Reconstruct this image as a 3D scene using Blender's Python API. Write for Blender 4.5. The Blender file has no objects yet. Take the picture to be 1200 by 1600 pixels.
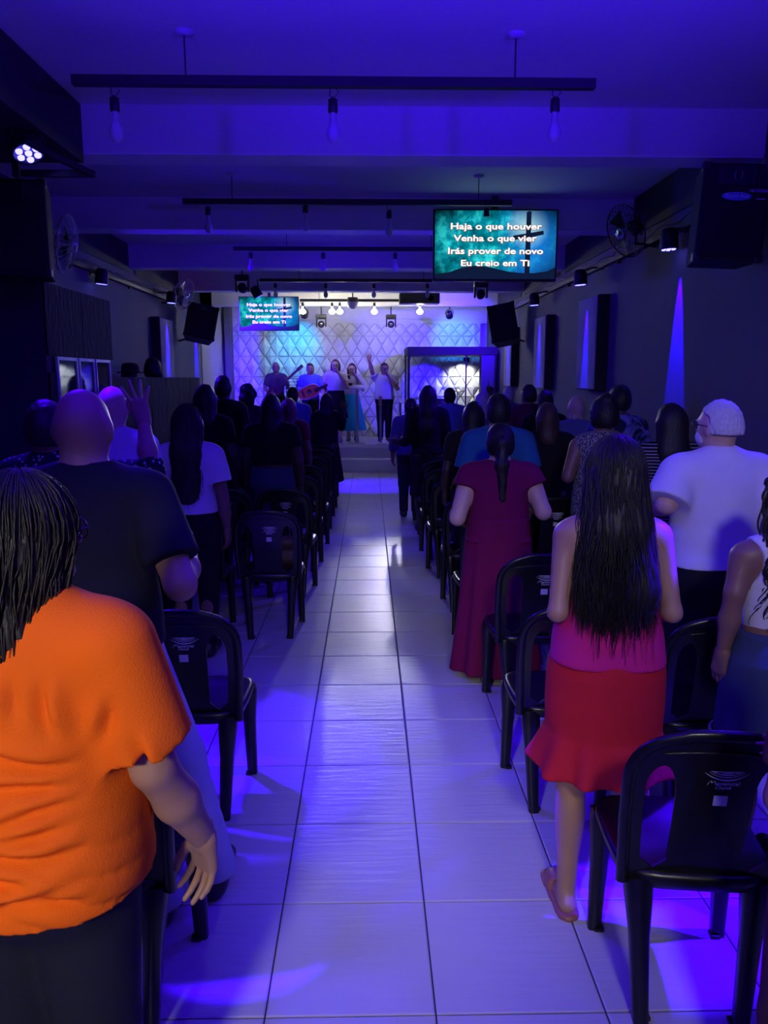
import bpy, bmesh, math, random
import numpy as np
from mathutils import Vector, Matrix

# ------------------------------------------------------------------ camera, world, exposure
SC = bpy.context.scene
COL = SC.collection
cam_d = bpy.data.cameras.new('camera')
cam_d.sensor_fit = 'VERTICAL'
cam_d.sensor_height = 36.0
cam_d.lens = 36.0 * 1202 / 1600
cam_d.clip_start = 0.05
cam_d.clip_end = 100
cam = bpy.data.objects.new('camera', cam_d)
COL.objects.link(cam)
cam.location = (0, 0, 1.68)
cam.rotation_euler = (math.radians(80.136), 0, math.radians(-1.127))
SC.camera = cam

W = bpy.data.worlds.new('night')
W.use_nodes = True
W.node_tree.nodes['Background'].inputs[0].default_value = (0.01, 0.01, 0.03, 1)
W.node_tree.nodes['Background'].inputs[1].default_value = 0.2
SC.world = W
SC.view_settings.view_transform = 'Standard'
SC.view_settings.look = 'None'
SC.view_settings.gamma = 1
SC.view_settings.use_curve_mapping = False
SC.view_settings.exposure = 0.0

BLUE = (0.040, 0.0, 1.0)
DEEP = (0.012, 0.0, 1.0)
VIOLET = (0.09, 0.015, 1.0)
STAGEWHITE = (0.80, 0.80, 1.0)


def lamp(name, kind, loc, energy, col, target=None, size=0.05, angle=40, blend=0.3, parent=None, sx=None, sy=None):
    d = bpy.data.lights.new(name, kind)
    d.energy = energy
    d.color = col
    if kind == 'AREA':
        d.shape = 'RECTANGLE'
        d.size, d.size_y = sx, sy
    else:
        d.shadow_soft_size = size
    if kind == 'SPOT':
        d.spot_size = math.radians(angle)
        d.spot_blend = blend
    o = bpy.data.objects.new(name, d)
    COL.objects.link(o)
    o.location = loc
    if target is not None:
        v = Vector(target) - Vector(loc)
        o.rotation_euler = v.to_track_quat('-Z', 'Y').to_euler()
    return o


# unseen fill lamps added behind the photographer (housings are built with the room)
lamp('fill_light', 'SPOT', (-1.0, -1.38, 2.2), 235, (1.0, 0.93, 0.82), (-0.50, 1.3, 0.90), size=0.16, angle=34, blend=0.8)
lamp('fill_light', 'SPOT', (0.35, -1.38, 2.98), 180, (1.0, 0.95, 0.92), (1.15, 2.6, 0.85), size=0.16, angle=50, blend=0.9)
# blue wash lamps on the side walls beside the photographer, thrown up at the ceiling and down at the floor
lamp('ceiling_wash_light', 'SPOT', (-1.55, 0.6, 2.15), 980, BLUE, (-0.5, 1.9, 3.95), size=0.12, angle=92, blend=1.0)
lamp('ceiling_wash_light', 'SPOT', (2.2, 0.6, 2.15), 900, BLUE, (1.1, 2.0, 3.95), size=0.12, angle=92, blend=1.0)
lamp('floor_wash_light', 'SPOT', (-1.72, 4.25, 2.78), 350, BLUE, (0.0, 2.0, 0), size=0.10, angle=86, blend=1.0)
lamp('floor_wash_light', 'SPOT', (2.25, 4.2, 2.68), 230, BLUE, (0.4, 2.0, 0), size=0.10, angle=86, blend=1.0)
# moving heads on the stage header, thrown at the congregation
lamp('stage_head_light', 'SPOT', (-0.90, 15.0, 2.62), 330, STAGEWHITE, (-0.3, 3.0, 0.4), size=0.06, angle=22, blend=0.5)
lamp('stage_head_light', 'SPOT', (0.43, 15.0, 2.62), 330, STAGEWHITE, (0.4, 3.0, 0.4), size=0.06, angle=22, blend=0.5)
# blue spill of the wall pars further in
lamp('par_spill_light', 'SPOT', (2.2, 8.2, 2.62), 260, BLUE, (-1.2, 7.6, 1.6), size=0.10, angle=130, blend=1.0)
lamp('par_spill_light', 'SPOT', (-2.7, 8.6, 2.62), 260, BLUE, (1.2, 7.6, 1.6), size=0.10, angle=130, blend=1.0)
# blue wash over the relief wall
lamp('stage_wash_light', 'SPOT', (-2.3, 13.2, 2.9), 800, BLUE, (-1.2, 16.1, 1.5), size=0.05, angle=84, blend=0.9)
lamp('stage_wash_light', 'SPOT', (2.05, 13.3, 2.95), 800, BLUE, (1.2, 16.1, 1.7), size=0.05, angle=84, blend=0.9)

# ------------------------------------------------------------------ helpers
R = math.radians
MATS = {}


def mat(name, col, rough=0.6, metal=0.0, spec=0.5, var=0.12, scale=12.0, bump=0.0, bscale=80.0, emit=None, estr=0.0, coat=0.0, trans=0.0, sheen=0.0):
    if name in MATS:
        return MATS[name]
    m = bpy.data.materials.new(name)
    m.use_nodes = True
    nt = m.node_tree
    b = nt.nodes['Principled BSDF']
    b.inputs['Roughness'].default_value = rough
    b.inputs['Metallic'].default_value = metal
    b.inputs['Specular IOR Level'].default_value = spec
    b.inputs['Coat Weight'].default_value = coat
    b.inputs['Transmission Weight'].default_value = trans
    b.inputs['Sheen Weight'].default_value = sheen
    tc = nt.nodes.new('ShaderNodeTexCoord')
    nz = nt.nodes.new('ShaderNodeTexNoise')
    nz.inputs['Scale'].default_value = scale
    nz.inputs['Detail'].default_value = 4
    nt.links.new(tc.outputs['Object'], nz.inputs['Vector'])
    mx = nt.nodes.new('ShaderNodeMix')
    mx.data_type = 'RGBA'
    mx.inputs[6].default_value = (*[c * (1 - var) for c in col], 1)
    mx.inputs[7].default_value = (*[min(1, c * (1 + var)) for c in col], 1)
    nt.links.new(nz.outputs['Fac'], mx.inputs[0])
    nt.links.new(mx.outputs[2], b.inputs['Base Color'])
    if bump:
        n2 = nt.nodes.new('ShaderNodeTexNoise')
        n2.inputs['Scale'].default_value = bscale
        n2.inputs['Detail'].default_value = 3
        nt.links.new(tc.outputs['Object'], n2.inputs['Vector'])
        bp = nt.nodes.new('ShaderNodeBump')
        bp.inputs['Strength'].default_value = bump
        bp.inputs['Distance'].default_value = 0.01
        nt.links.new(n2.outputs['Fac'], bp.inputs['Height'])
        nt.links.new(bp.outputs['Normal'], b.inputs['Normal'])
    if emit:
        b.inputs['Emission Color'].default_value = (*emit, 1)
        b.inputs['Emission Strength'].default_value = estr
    MATS[name] = m
    return m


def cloth(name, col, rough=0.85, **k):
    return mat('cloth_' + name, col, rough=rough, spec=0.2, var=0.10, scale=9, bump=0.25, bscale=260, **k)


def link(name, me, m, parent=None, loc=None):
    o = bpy.data.objects.new(name, me)
    COL.objects.link(o)
    if m is not None and len(me.materials) == 0:
        me.materials.append(m)
    if parent is not None:
        o.parent = parent
    if loc is not None:
        o.location = loc
    return o


def tag(o, label=None, cat=None, group=None, kind=None):
    if label: o['label'] = label
    if cat: o['category'] = cat
    if group: o['group'] = group
    if kind: o['kind'] = kind
    return o


def empty(name, loc=(0, 0, 0), rz=0.0):
    o = bpy.data.objects.new(name, None)
    o.empty_display_size = 0.1
    COL.objects.link(o)
    o.location = loc
    o.rotation_euler = (0, 0, rz)
    return o


def copy_tree(o, parent=None):
    c = o.copy()
    COL.objects.link(c)
    c.parent = parent
    for ch in list(o.children):
        copy_tree(ch, c)
    return c


def np_mesh(name, v, quads, smooth=True, tris=None):
    me = bpy.data.meshes.new(name)
    v = np.asarray(v, dtype=np.float32)
    quads = np.asarray(quads, dtype=np.int32).reshape(-1, 4)
    nq = len(quads)
    nt_ = 0 if tris is None else len(tris)
    me.vertices.add(len(v))
    me.vertices.foreach_set('co', v.ravel())
    me.loops.add(nq * 4 + nt_ * 3)
    idx = quads.ravel()
    st = np.arange(nq, dtype=np.int32) * 4
    if nt_:
        tris = np.asarray(tris, dtype=np.int32)
        idx = np.concatenate([idx, tris.ravel()])
        st = np.concatenate([st, nq * 4 + np.arange(nt_, dtype=np.int32) * 3])
    me.loops.foreach_set('vertex_index', idx.astype(np.int32))
    me.polygons.add(nq + nt_)
    me.polygons.foreach_set('loop_start', st.astype(np.int32))
    me.update(calc_edges=True)
    me.validate()
    if smooth:
        me.polygons.foreach_set('use_smooth', np.ones(len(me.polygons), dtype=bool))
    return me


class MB:
    """collects simple solids, builds ONE mesh object"""

    def __init__(self):
        self.v, self.f, self.s = [], [], []

    def add(self, vs, fs, smooth=False):
        n = len(self.v)
        self.v += [tuple(p) for p in vs]
        self.f += [tuple(i + n for i in f) for f in fs]
        self.s += [smooth] * len(fs)
        return self

    def box(self, c, s, rot=None, bev=0.0):
        hx, hy, hz = s[0] / 2, s[1] / 2, s[2] / 2
        if bev <= 0:
            vs = [Vector((x, y, z)) for x in (-hx, hx) for y in (-hy, hy) for z in (-hz, hz)]
            fs = [(0, 1, 3, 2), (4, 6, 7, 5), (0, 4, 5, 1), (2, 3, 7, 6), (0, 2, 6, 4), (1, 5, 7, 3)]
        else:
            b = min(bev, hx * .9, hy * .9, hz * .9)
            bm = bmesh.new()
            bmesh.ops.create_cube(bm, size=1)
            for v in bm.verts:
                v.co = Vector((v.co.x * s[0], v.co.y * s[1], v.co.z * s[2]))
            bmesh.ops.bevel(bm, geom=list(bm.edges), offset=b, segments=2, profile=0.5, affect='EDGES')
            bm.verts.index_update()
            vs = [v.co.copy() for v in bm.verts]
            fs = [tuple(v.index for v in f.verts) for f in bm.faces]
            bm.free()
        if rot is not None:
            vs = [rot @ v for v in vs]
        c = Vector(c)
        return self.add([v + c for v in vs], fs)

    def loft(self, rings, caps=True, smooth=True, closed=False):
        n = len(rings[0])
        vs = [p for r in rings for p in r]
        fs = []
        m = len(rings)
        for i in range(m if closed else m - 1):
            a, b = i * n, ((i + 1) % m) * n
            for j in range(n):
                k = (j + 1) % n
                fs.append((a + j, a + k, b + k, b + j))
        self.add(vs, fs, smooth)
        if caps and not closed:
            self.add(rings[0], [tuple(range(n))[::-1]])
            self.add(rings[-1], [tuple(range(n))])
        return self

    def tube(self, pts, r, n=8, caps=True, flat=1.0, upv=None):
        pts = [Vector(p) for p in pts]
        rs = r if isinstance(r, (list, tuple)) else [r] * len(pts)
        rings = []
        u = None
        for i, p in enumerate(pts):
            d = (pts[min(i + 1, len(pts) - 1)] - pts[max(i - 1, 0)])
            if d.length < 1e-9:
                d = Vector((0, 0, 1))
            d.normalize()
            if u is None:
                a = Vector(upv) if upv is not None else (Vector((0, 0, 1)) if abs(d.z) < .9 else Vector((1, 0, 0)))
                u = (a - d * a.dot(d)).normalized()
            else:
                u = (u - d * u.dot(d))
                if u.length < 1e-6:
                    u = d.orthogonal()
                u.normalize()
            w = d.cross(u)
            rings.append([p + (u * math.cos(t) + w * math.sin(t) * flat) * rs[i] for t in [2 * math.pi * k / n for k in range(n)]])
        return self.loft(rings, caps)

    def cyl(self, a, b, r, n=16, r2=None):
        return self.tube([a, b], [r, r if r2 is None else r2], n)

    def lathe(self, prof, c=(0, 0, 0), n=20, axis=None, caps=True):
        rot = Vector(axis).to_track_quat('Z', 'Y').to_matrix() if axis is not None else None
        c = Vector(c)
        rings = []
        for (rr, z) in prof:
            ring = [Vector((rr * math.cos(2 * math.pi * k / n), rr * math.sin(2 * math.pi * k / n), z)) for k in range(n)]
            if rot is not None:
                ring = [rot @ p for p in ring]
            rings.append([p + c for p in ring])
        return self.loft(rings, caps)

    def sphere(self, c, r, n=14, m=9):
        if not isinstance(r, (tuple, list)):
            r = (r, r, r)
        rings = []
        for i in range(1, m):
            t = math.pi * i / m
            rings.append([Vector((c[0] + r[0] * math.sin(t) * math.cos(2 * math.pi * k / n), c[1] + r[1] * math.sin(t) * math.sin(2 * math.pi * k / n), c[2] - r[2] * math.cos(t))) for k in range(n)])
        return self.loft(rings, True)

    def prism(self, poly, y0, y1, smooth=False):
        """polygon in XZ extruded along Y"""
        n = len(poly)
        vs = [(x, y0, z) for x, z in poly] + [(x, y1, z) for x, z in poly]
        fs = [tuple(range(n)), tuple(range(n, 2 * n))[::-1]]
        fs += [(i, i + n, (i + 1) % n + n, (i + 1) % n) for i in range(n)]
        return self.add(vs, fs, smooth)

    def mesh(self, name):
        me = bpy.data.meshes.new(name)
        me.from_pydata([tuple(v) for v in self.v], [], self.f)
        me.polygons.foreach_set('use_smooth', self.s)
        me.update()
        bm = bmesh.new()
        bm.from_mesh(me)
        bmesh.ops.recalc_face_normals(bm, faces=bm.faces)
        bm.to_mesh(me)
        bm.free()
        return me

    def build(self, name, m, parent=None, loc=None):
        return link(name, self.mesh(name), m, parent, loc)


def text_mesh(name, s, size, align='CENTER', bold=0.0, shear=0.0, spacing=1.0):
    """flat text in the XY plane as (verts, faces)"""
    c = bpy.data.curves.new(name, 'FONT')
    c.body = s
    c.size = size
    c.align_x = align
    c.align_y = 'CENTER'
    c.offset = bold
    c.shear = shear
    c.space_character = spacing
    c.resolution_u = 3
    o = bpy.data.objects.new(name, c)
    COL.objects.link(o)
    dg = bpy.context.evaluated_depsgraph_get()
    me = o.evaluated_get(dg).to_mesh()
    vs = [tuple(v.co) for v in me.vertices]
    fs = [tuple(p.vertices) for p in me.polygons]
    bpy.data.objects.remove(o)
    bpy.data.curves.remove(c)
    return vs, fs


# ------------------------------------------------------------------ implicit surfaces (bodies, clothes, hair)
def smin(a, b, k):
    h = np.clip(0.5 + 0.5 * (b - a) / k, 0, 1)
    return b + (a - b) * h - k * h * (1 - h)


class Field:
    def __init__(self, res):
        self.res = res
        self.p = []
        self.post = []

    def rc(self, a, b, ra, rb, flat=1.0, k=0.03, cut=None, flatx=1.0):
        self.p.append(('rc', np.array(a, float), np.array(b, float), ra, rb, flat, k, cut, flatx))
        return self

    def el(self, c, r, k=0.03, cut=None, tilt=0.0):
        self.p.append(('el', np.array(c, float), np.array(r, float), k, cut, tilt))
        return self

    def fn(self, f, lo, hi, k=0.02):
        self.p.append(('fn', f, np.array(lo, float), np.array(hi, float), k))
        return self

    def mesh(self):
        res = self.res
        los, his = [], []
        for q in self.p:
            if q[0] == 'rc':
                m = max(q[3], q[4]) * max(1, q[5], q[8])
                los.append(np.minimum(q[1], q[2]) - m); his.append(np.maximum(q[1], q[2]) + m)
            elif q[0] == 'el':
                m = q[2] if abs(q[5]) < 1e-6 else np.full(3, q[2].max())
                los.append(q[1] - m); his.append(q[1] + m)
            else:
                los.append(q[2]); his.append(q[3])
        pad = 3 * res + 0.012
        lo = np.min(los, axis=0) - pad
        hi = np.max(his, axis=0) + pad
        n = np.ceil((hi - lo) / res).astype(int) + 1
        ax = [lo[i] + res * np.arange(n[i]) for i in range(3)]
        D = np.full(n, 0.5, dtype=np.float64)
        for q, l, h in zip(self.p, los, his):
            k = q[6] if q[0] == 'rc' else (q[3] if q[0] == 'el' else q[4])
            mg = k + 3 * res
            i0 = np.clip(np.floor((l - mg - lo) / res).astype(int), 0, n - 1)
            i1 = np.clip(np.ceil((h + mg - lo) / res).astype(int) + 1, 1, n)
            sl = tuple(slice(i0[i], i1[i]) for i in range(3))
            X = ax[0][sl[0]][:, None, None]; Y = ax[1][sl[1]][None, :, None]; Z = ax[2][sl[2]][None, None, :]
            if q[0] == 'rc':
                a, b, ra, rb, flat, k, cut, fx = q[1:]
                s = np.array([1 / fx, 1 / flat, 1.0])
                ba = (b - a) * s
                px, py, pz = (X - a[0]) * s[0], (Y - a[1]) * s[1], Z - a[2]
                L = max(1e-9, float(ba @ ba))
                t = np.clip((px * ba[0] + py * ba[1] + pz * ba[2]) / L, 0, 1)
                d = np.sqrt((px - t * ba[0]) ** 2 + (py - t * ba[1]) ** 2 + (pz - t * ba[2]) ** 2) - (ra + t * (rb - ra))
            elif q[0] == 'el':
                c, r, k, cut, tilt = q[1:]
                px, py, pz = X - c[0], Y - c[1], Z - c[2]
                if abs(tilt) > 1e-6:
                    ct, st = math.cos(tilt), math.sin(tilt)
                    py, pz = py * ct + pz * st, -py * st + pz * ct
                d = (np.sqrt((px / r[0]) ** 2 + (py / r[1]) ** 2 + (pz / r[2]) ** 2) - 1) * float(r.min())
            else:
                d = q[1](X, Y, Z)
                cut = None
            if cut is not None:
                for (cp, cn) in (cut if isinstance(cut, list) else [cut]):
                    d = np.maximum(d, (X - cp[0]) * cn[0] + (Y - cp[1]) * cn[1] + (Z - cp[2]) * cn[2])
            D[sl] = smin(D[sl], d, k)
        X = ax[0][:, None, None]; Y = ax[1][None, :, None]; Z = ax[2][None, None, :]
        for g in self.post:
            D = g(D, X, Y, Z)
        for i in range(3):
            e = [slice(None)] * 3
            e[i] = 0; D[tuple(e)] = 0.5
            e[i] = -1; D[tuple(e)] = 0.5
        return surfnet(D, lo, res)


def surfnet(D, lo, res):
    S = D < 0
    nx, ny, nz = D.shape
    c = np.zeros((nx - 1, ny - 1, nz - 1), dtype=np.int8)
    for i in (0, 1):
        for j in (0, 1):
            for k in (0, 1):
                c += S[i:nx - 1 + i, j:ny - 1 + j, k:nz - 1 + k]
    act = np.argwhere((c > 0) & (c < 8))
    if len(act) == 0:
        return np.zeros((0, 3)), np.zeros((0, 4), int)
    vid = np.full(c.shape, -1, dtype=np.int32)
    vid[act[:, 0], act[:, 1], act[:, 2]] = np.arange(len(act))
    acc = np.zeros((len(act), 3)); cnt = np.zeros(len(act))
    cor = [(i, j, k) for i in (0, 1) for j in (0, 1) for k in (0, 1)]
    vals = {o: D[act[:, 0] + o[0], act[:, 1] + o[1], act[:, 2] + o[2]] for o in cor}
    for a in cor:
        for ax in range(3):
            if a[ax] == 0:
                b = list(a); b[ax] = 1; b = tuple(b)
                da, db = vals[a], vals[b]
                m = (da < 0) != (db < 0)
                t = np.where(m, da / np.where(m, da - db, 1), 0)
                p = np.tile(np.array(a, float), (len(act), 1))
                p[:, ax] = t
                acc += p * m[:, None]
                cnt += m
    v = (act + acc / cnt[:, None]) * res + lo
    qs = []
    for ax in range(3):
        A = [slice(None)] * 3; B = [slice(None)] * 3
        A[ax] = slice(0, -1); B[ax] = slice(1, None)
        SA, SB = S[tuple(A)], S[tuple(B)]
        e = np.argwhere(SA != SB)
        o1, o2 = (ax + 1) % 3, (ax + 2) % 3
        e = e[(e[:, o1] > 0) & (e[:, o2] > 0) & (e[:, o1] < D.shape[o1] - 1) & (e[:, o2] < D.shape[o2] - 1)]
        ins = SA[e[:, 0], e[:, 1], e[:, 2]]
        def at(d1, d2):
            q = e.copy(); q[:, o1] += d1; q[:, o2] += d2
            return vid[q[:, 0], q[:, 1], q[:, 2]]
        q = np.stack([at(-1, -1), at(0, -1), at(0, 0), at(-1, 0)], axis=1)
        q = np.where(ins[:, None], q, q[:, ::-1])
        qs.append(q)
    return v, np.concatenate(qs)


def smooth_verts(v, q, it=1, lam=0.5):
    for _ in range(it):
        s = np.zeros_like(v); n = np.zeros(len(v))
        for a in range(4):
            b = (a + 1) % 4
            np.add.at(s, q[:, a], v[q[:, b]]); np.add.at(n, q[:, a], 1)
            np.add.at(s, q[:, b], v[q[:, a]]); np.add.at(n, q[:, b], 1)
        v = v + lam * (s / np.maximum(n, 1)[:, None] - v)
    return v


def wob(seed, f=9.0):
    r = random.Random(seed)
    w = [(np.array([r.uniform(-1, 1), r.uniform(-1, 1), r.uniform(-1, 1)]) * f * r.uniform(.6, 1.6), r.uniform(0, 6.28)) for _ in range(5)]

    def g(X, Y, Z):
        s = 0
        for k, p in w:
            s = s + np.sin(X * k[0] + Y * k[1] + Z * k[2] + p)
        return s / 5
    return g


def crease(seed, amp, fx=7, fz=60, ztop=1.4, zbot=0.8, mn=0.35):
    """cloth folds: soft ridges with narrow valleys that bunch towards the hem"""
    g = wob(seed, 10); g2 = wob(seed + 5, 9); g3 = wob(seed + 9, 8)

    def post(D, X, Y, Z):
        sg = 1 if seed % 2 else -1
        m = np.clip((ztop - Z) / max(.01, ztop - zbot), mn, 1)
        s = np.abs(np.sin((fz * Z + fx * X * sg + 9.5 * g(X, Y, Z)) * .5))
        D = D + amp * ((1 - s) ** 3 - .3 * s) * m * np.clip(.10 + 2.2 * g2(X, Y, Z), 0, 1)
        s = np.abs(np.sin((fz * .7 * Z - 3 * fx * X * sg + 8 * g3(X, Y, Z)) * .5))
        return D + amp * .8 * ((1 - s) ** 3 - .3 * s) * m * np.clip(.05 + 1.6 * g3(Z, X, Y), 0, 1)
    return post


def fold_lines(lines, a=.017, w=.012):
    """single creases drawn on the back of a garment: (x1, z1, x2, z2)"""
    def post(D, X, Y, Z):
        add = np.zeros(np.broadcast_shapes(X.shape, Z.shape))
        for i, (x1, z1, x2, z2) in enumerate(lines):
            L = math.hypot(x2 - x1, z2 - z1)
            ux, uz = (x2 - x1) / L, (z2 - z1) / L
            t = (X - x1) * ux + (Z - z1) * uz
            d = (X - x1) * uz - (Z - z1) * ux + .007 * np.sin(t * 24 + i * 1.7)
            if ux < 0:
                d = -d
            e = np.clip(np.minimum(t, L - t) / .05, 0, 1)
            add = add + a * e * (np.exp(-(d / w) ** 2) - .75 * np.exp(-((d + 1.9 * w) / (1.4 * w)) ** 2))
        return D + add * np.clip((.06 - Y) / .06, 0, 1)
    return post

# ------------------------------------------------------------------ the room
M_white = mat('white_paint', (0.70, 0.70, 0.72), 0.7, var=0.04, scale=3, bump=0.08, bscale=60)
M_pale = mat('nosing_and_lit_underside', (0.80, 0.80, 0.82), 0.6, var=0.05, scale=5)
M_wall = mat('grey_wall_paint', (0.115, 0.115, 0.125), 0.75, var=0.10, scale=2.2, bump=0.15, bscale=35)
M_dark = mat('dark_wall_paint', (0.022, 0.022, 0.026), 0.7, var=0.2, scale=4, bump=0.1, bscale=40)
M_grout = mat('grout', (0.045, 0.043, 0.045), 0.9, var=0.2, scale=30)
M_black = mat('black_metal', (0.018, 0.018, 0.02), 0.45, var=0.2, scale=20)
M_chrome = mat('chrome', (0.75, 0.75, 0.78), 0.16, metal=1.0, var=0.05)
M_screen = mat('off_plastic', (0.012, 0.012, 0.014), 0.35)


def tile_material():
    m = mat('floor_tile', (0.50, 0.485, 0.49), 0.24, var=0.07, scale=5)
    nt = m.node_tree
    b = nt.nodes['Principled BSDF']
    tc = [n for n in nt.nodes if n.type == 'TEX_COORD'][0]
    geo = nt.nodes.new('ShaderNodeNewGeometry')
    mp = nt.nodes.new('ShaderNodeMapping')
    mp.inputs['Scale'].default_value = (3.0, 26.0, 1)
    nt.links.new(geo.outputs['Position'], mp.inputs['Vector'])
    n1 = nt.nodes.new('ShaderNodeTexNoise')
    n1.inputs['Scale'].default_value = 1.6
    n1.inputs['Detail'].default_value = 5
    n1.inputs['Distortion'].default_value = 0.4
    nt.links.new(mp.outputs[0], n1.inputs['Vector'])
    bp = nt.nodes.new('ShaderNodeBump')
    bp.inputs['Strength'].default_value = 0.22
    bp.inputs['Distance'].default_value = 0.012
    nt.links.new(n1.outputs['Fac'], bp.inputs['Height'])
    nt.links.new(bp.outputs['Normal'], b.inputs['Normal'])
    nz = [n for n in nt.nodes if n.type == 'TEX_NOISE' and n is not n1][0]
    nt.links.new(geo.outputs['Position'], nz.inputs['Vector'])
    rr = nt.nodes.new('ShaderNodeMapRange')
    rr.inputs['To Min'].default_value = 0.26
    rr.inputs['To Max'].default_value = 0.46
    nt.links.new(n1.outputs['Fac'], rr.inputs['Value'])
    nt.links.new(rr.outputs[0], b.inputs['Roughness'])
    return m


M_tile = tile_material()
XR, XL = 2.45, -2.95
YB, YR = 16.3, -1.5

fl = tag(MB().box(((XR + XL) / 2, (YB + YR) / 2, -0.055), (XR - XL + .3, YB - YR + .3, 0.10)).build('floor', M_grout), kind='structure')
TX, TY = 0.458, 0.4515


def tile_mb(mb, cx, cy, w, d):
    b = 0.004
    z0, z1 = -0.006, 0.0
    vs = []
    for (ix, iz) in ((0, z0), (0, z1 - .002), (b, z1)):
        for sx, sy in ((-1, -1), (1, -1), (1, 1), (-1, 1)):
            vs.append((cx + sx * (w / 2 - ix), cy + sy * (d / 2 - ix), iz))
    fs = [(8, 9, 10, 11)]
    for k in (0, 4):
        for j in range(4):
            fs.append((k + j, k + (j + 1) % 4, k + 4 + (j + 1) % 4, k + 4 + j))
    mb.add(vs, fs)


t0 = MB()
tile_mb(t0, 0, 0, TX - .005, TY - .005)
tile_me = t0.mesh('tile')
tile_me.materials.append(M_tile)
field = MB()
for j in range(-10, 27):
    y = 2.249 + (j + .5) * TY
    if y > 13.9 or y < YR:
        continue
    for i in range(-6, 6):
        x = -0.283 + (i + .5) * TX
        w = TX - .005
        x0, x1 = max(x - w / 2, XL), min(x + w / 2, XR)
        if x1 - x0 < .05:
            continue
        if -2 <= j <= 16 and x1 - x0 > w - 1e-4:
            o = bpy.data.objects.new('tile', tile_me)
            COL.objects.link(o)
            o.parent = fl
            o.location = (x, y, 0)
        else:
            tile_mb(field, (x0 + x1) / 2, y, x1 - x0, TY - .005)
tag(field.build('tile_field', M_tile, fl), kind='stuff')

# walls
tag(MB().box((XR + .1, (YB + YR) / 2, 1.65), (.2, YB - YR, 3.4)).build('wall_right', M_wall), kind='structure')
tag(MB().box((XL - .1, (YB + YR) / 2, 1.65), (.2, YB - YR, 3.4)).build('wall_left', M_wall), kind='structure')
tag(MB().box(((XR + XL) / 2, YB + .1, 1.65), (XR - XL + .4, .2, 3.4)).build('wall_back', M_white), kind='structure')
tag(MB().box(((XR + XL) / 2, YR - .1, 1.65), (XR - XL + .4, .2, 3.4)).build('wall_rear', M_white), kind='structure')
tag(MB().box(((XR + XL) / 2, (YB + YR) / 2, 3.36), (XR - XL + .4, YB - YR + .4, .12)).build('ceiling', M_white), kind='structure')
# cross beams
BEAMS = [5.0, 7.40, 9.9, 12.42, 14.95]
for k, y in enumerate(BEAMS):
    b = tag(MB().box(((XR + XL) / 2, y + .125, 3.168), (XR - XL, .25, .275), bev=.006).build('beam', M_white), kind='structure')
    MB().box(((XR + XL) / 2, y + .125, 3.026), (XR - XL - .01, .24, .012), bev=.003).build('lit_underside', M_pale, b)  # pale plate on the beam underside, floor bounce put into its colour
# dark bulkhead along the near left wall, dark upper wall bands between the beams
tag(MB().box(((XL - 1.72) / 2, (4.99 + YR) / 2, 3.13), (-1.72 - XL, 4.99 - YR, .33)).build('bulkhead', M_dark), kind='structure')
for k in range(len(BEAMS) - 1):
    ya, yb = BEAMS[k] + .25, BEAMS[k + 1] - .02
    for x, n in ((XR - .006, 'trim_1'), (XL + .006, 'trim_2')):
        tag(MB().box((x, (ya + yb) / 2, 3.135), (.012, yb - ya, .33)).build(n, M_dark), kind='structure')
tag(MB().box((XR - .006, (4.97 + YR) / 2, 3.05), (.012, 4.97 - YR, .5)).build('trim_3', M_dark), kind='structure')

# chiselled dark cladding of the sound booth
M_slate = mat('slate_cladding', (0.007, 0.007, 0.008), 0.8, var=0.4, scale=9, bump=0.9, bscale=26)
nt = M_slate.node_tree
_b = [n for n in nt.nodes if n.type == 'BUMP'][0]
_n = _b.inputs['Height'].links[0].from_node
_mp = nt.nodes.new('ShaderNodeMapping')
_mp.inputs['Scale'].default_value = (1, 1, 0.22)
nt.links.new([n for n in nt.nodes if n.type == 'TEX_COORD'][0].outputs['Object'], _mp.inputs['Vector'])
nt.links.new(_mp.outputs[0], _n.inputs['Vector'])
_b.inputs['Distance'].default_value = 0.03
bo = tag(MB().box(((XL - 2.21) / 2, 6.1, 1.165), (-2.21 - XL, 1.36, 2.33)).build('wall_booth', mat('booth_paint', (.05, .05, .055), .7, var=.1, scale=5)), kind='structure')
tag(MB().box((XL + .006, 15.1, 1.65), (.012, 2.4, 3.3)).build('trim_4', mat('pale_grey_paint', (.36, .36, .38), .7, var=.06, scale=3)), kind='structure')
# cladding slabs on the aisle side of the booth
rng = random.Random(4)
for j in range(3):
    for i in range(3):
        zz0, zz1 = (0.02, 0.62, 1.24)[j], (0.61, 1.23, 1.72)[j]
        MB().box((-2.205 + rng.uniform(0, .006), 5.42 + .225 + i * .453, (zz0 + zz1) / 2), (.02, .448, zz1 - zz0), bev=.004).build('slab', M_slate, bo)
for i in range(2):
    MB().box((-2.203, 5.42 + .34 + i * .68, 2.08), (.02, .674, .49), bev=.004).build('slab', M_slate, bo)
lw = tag(MB().box((-2.26, 8.49, .845), (.10, 3.42, 1.69)).build('wall_low', M_slate), kind='structure')
tag(MB().box(((XL - 2.31) / 2, 10.15, .845), (-2.31 - XL, .10, 1.69)).build('wall_end', M_slate), kind='structure')
for i in range(6):
    MB().box((-2.205, 6.78 + .285 + i * .57, .845 + rng.uniform(-.002, .002)), (.02, .565, 1.68), bev=.004).build('slab', M_slate, lw)

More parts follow.
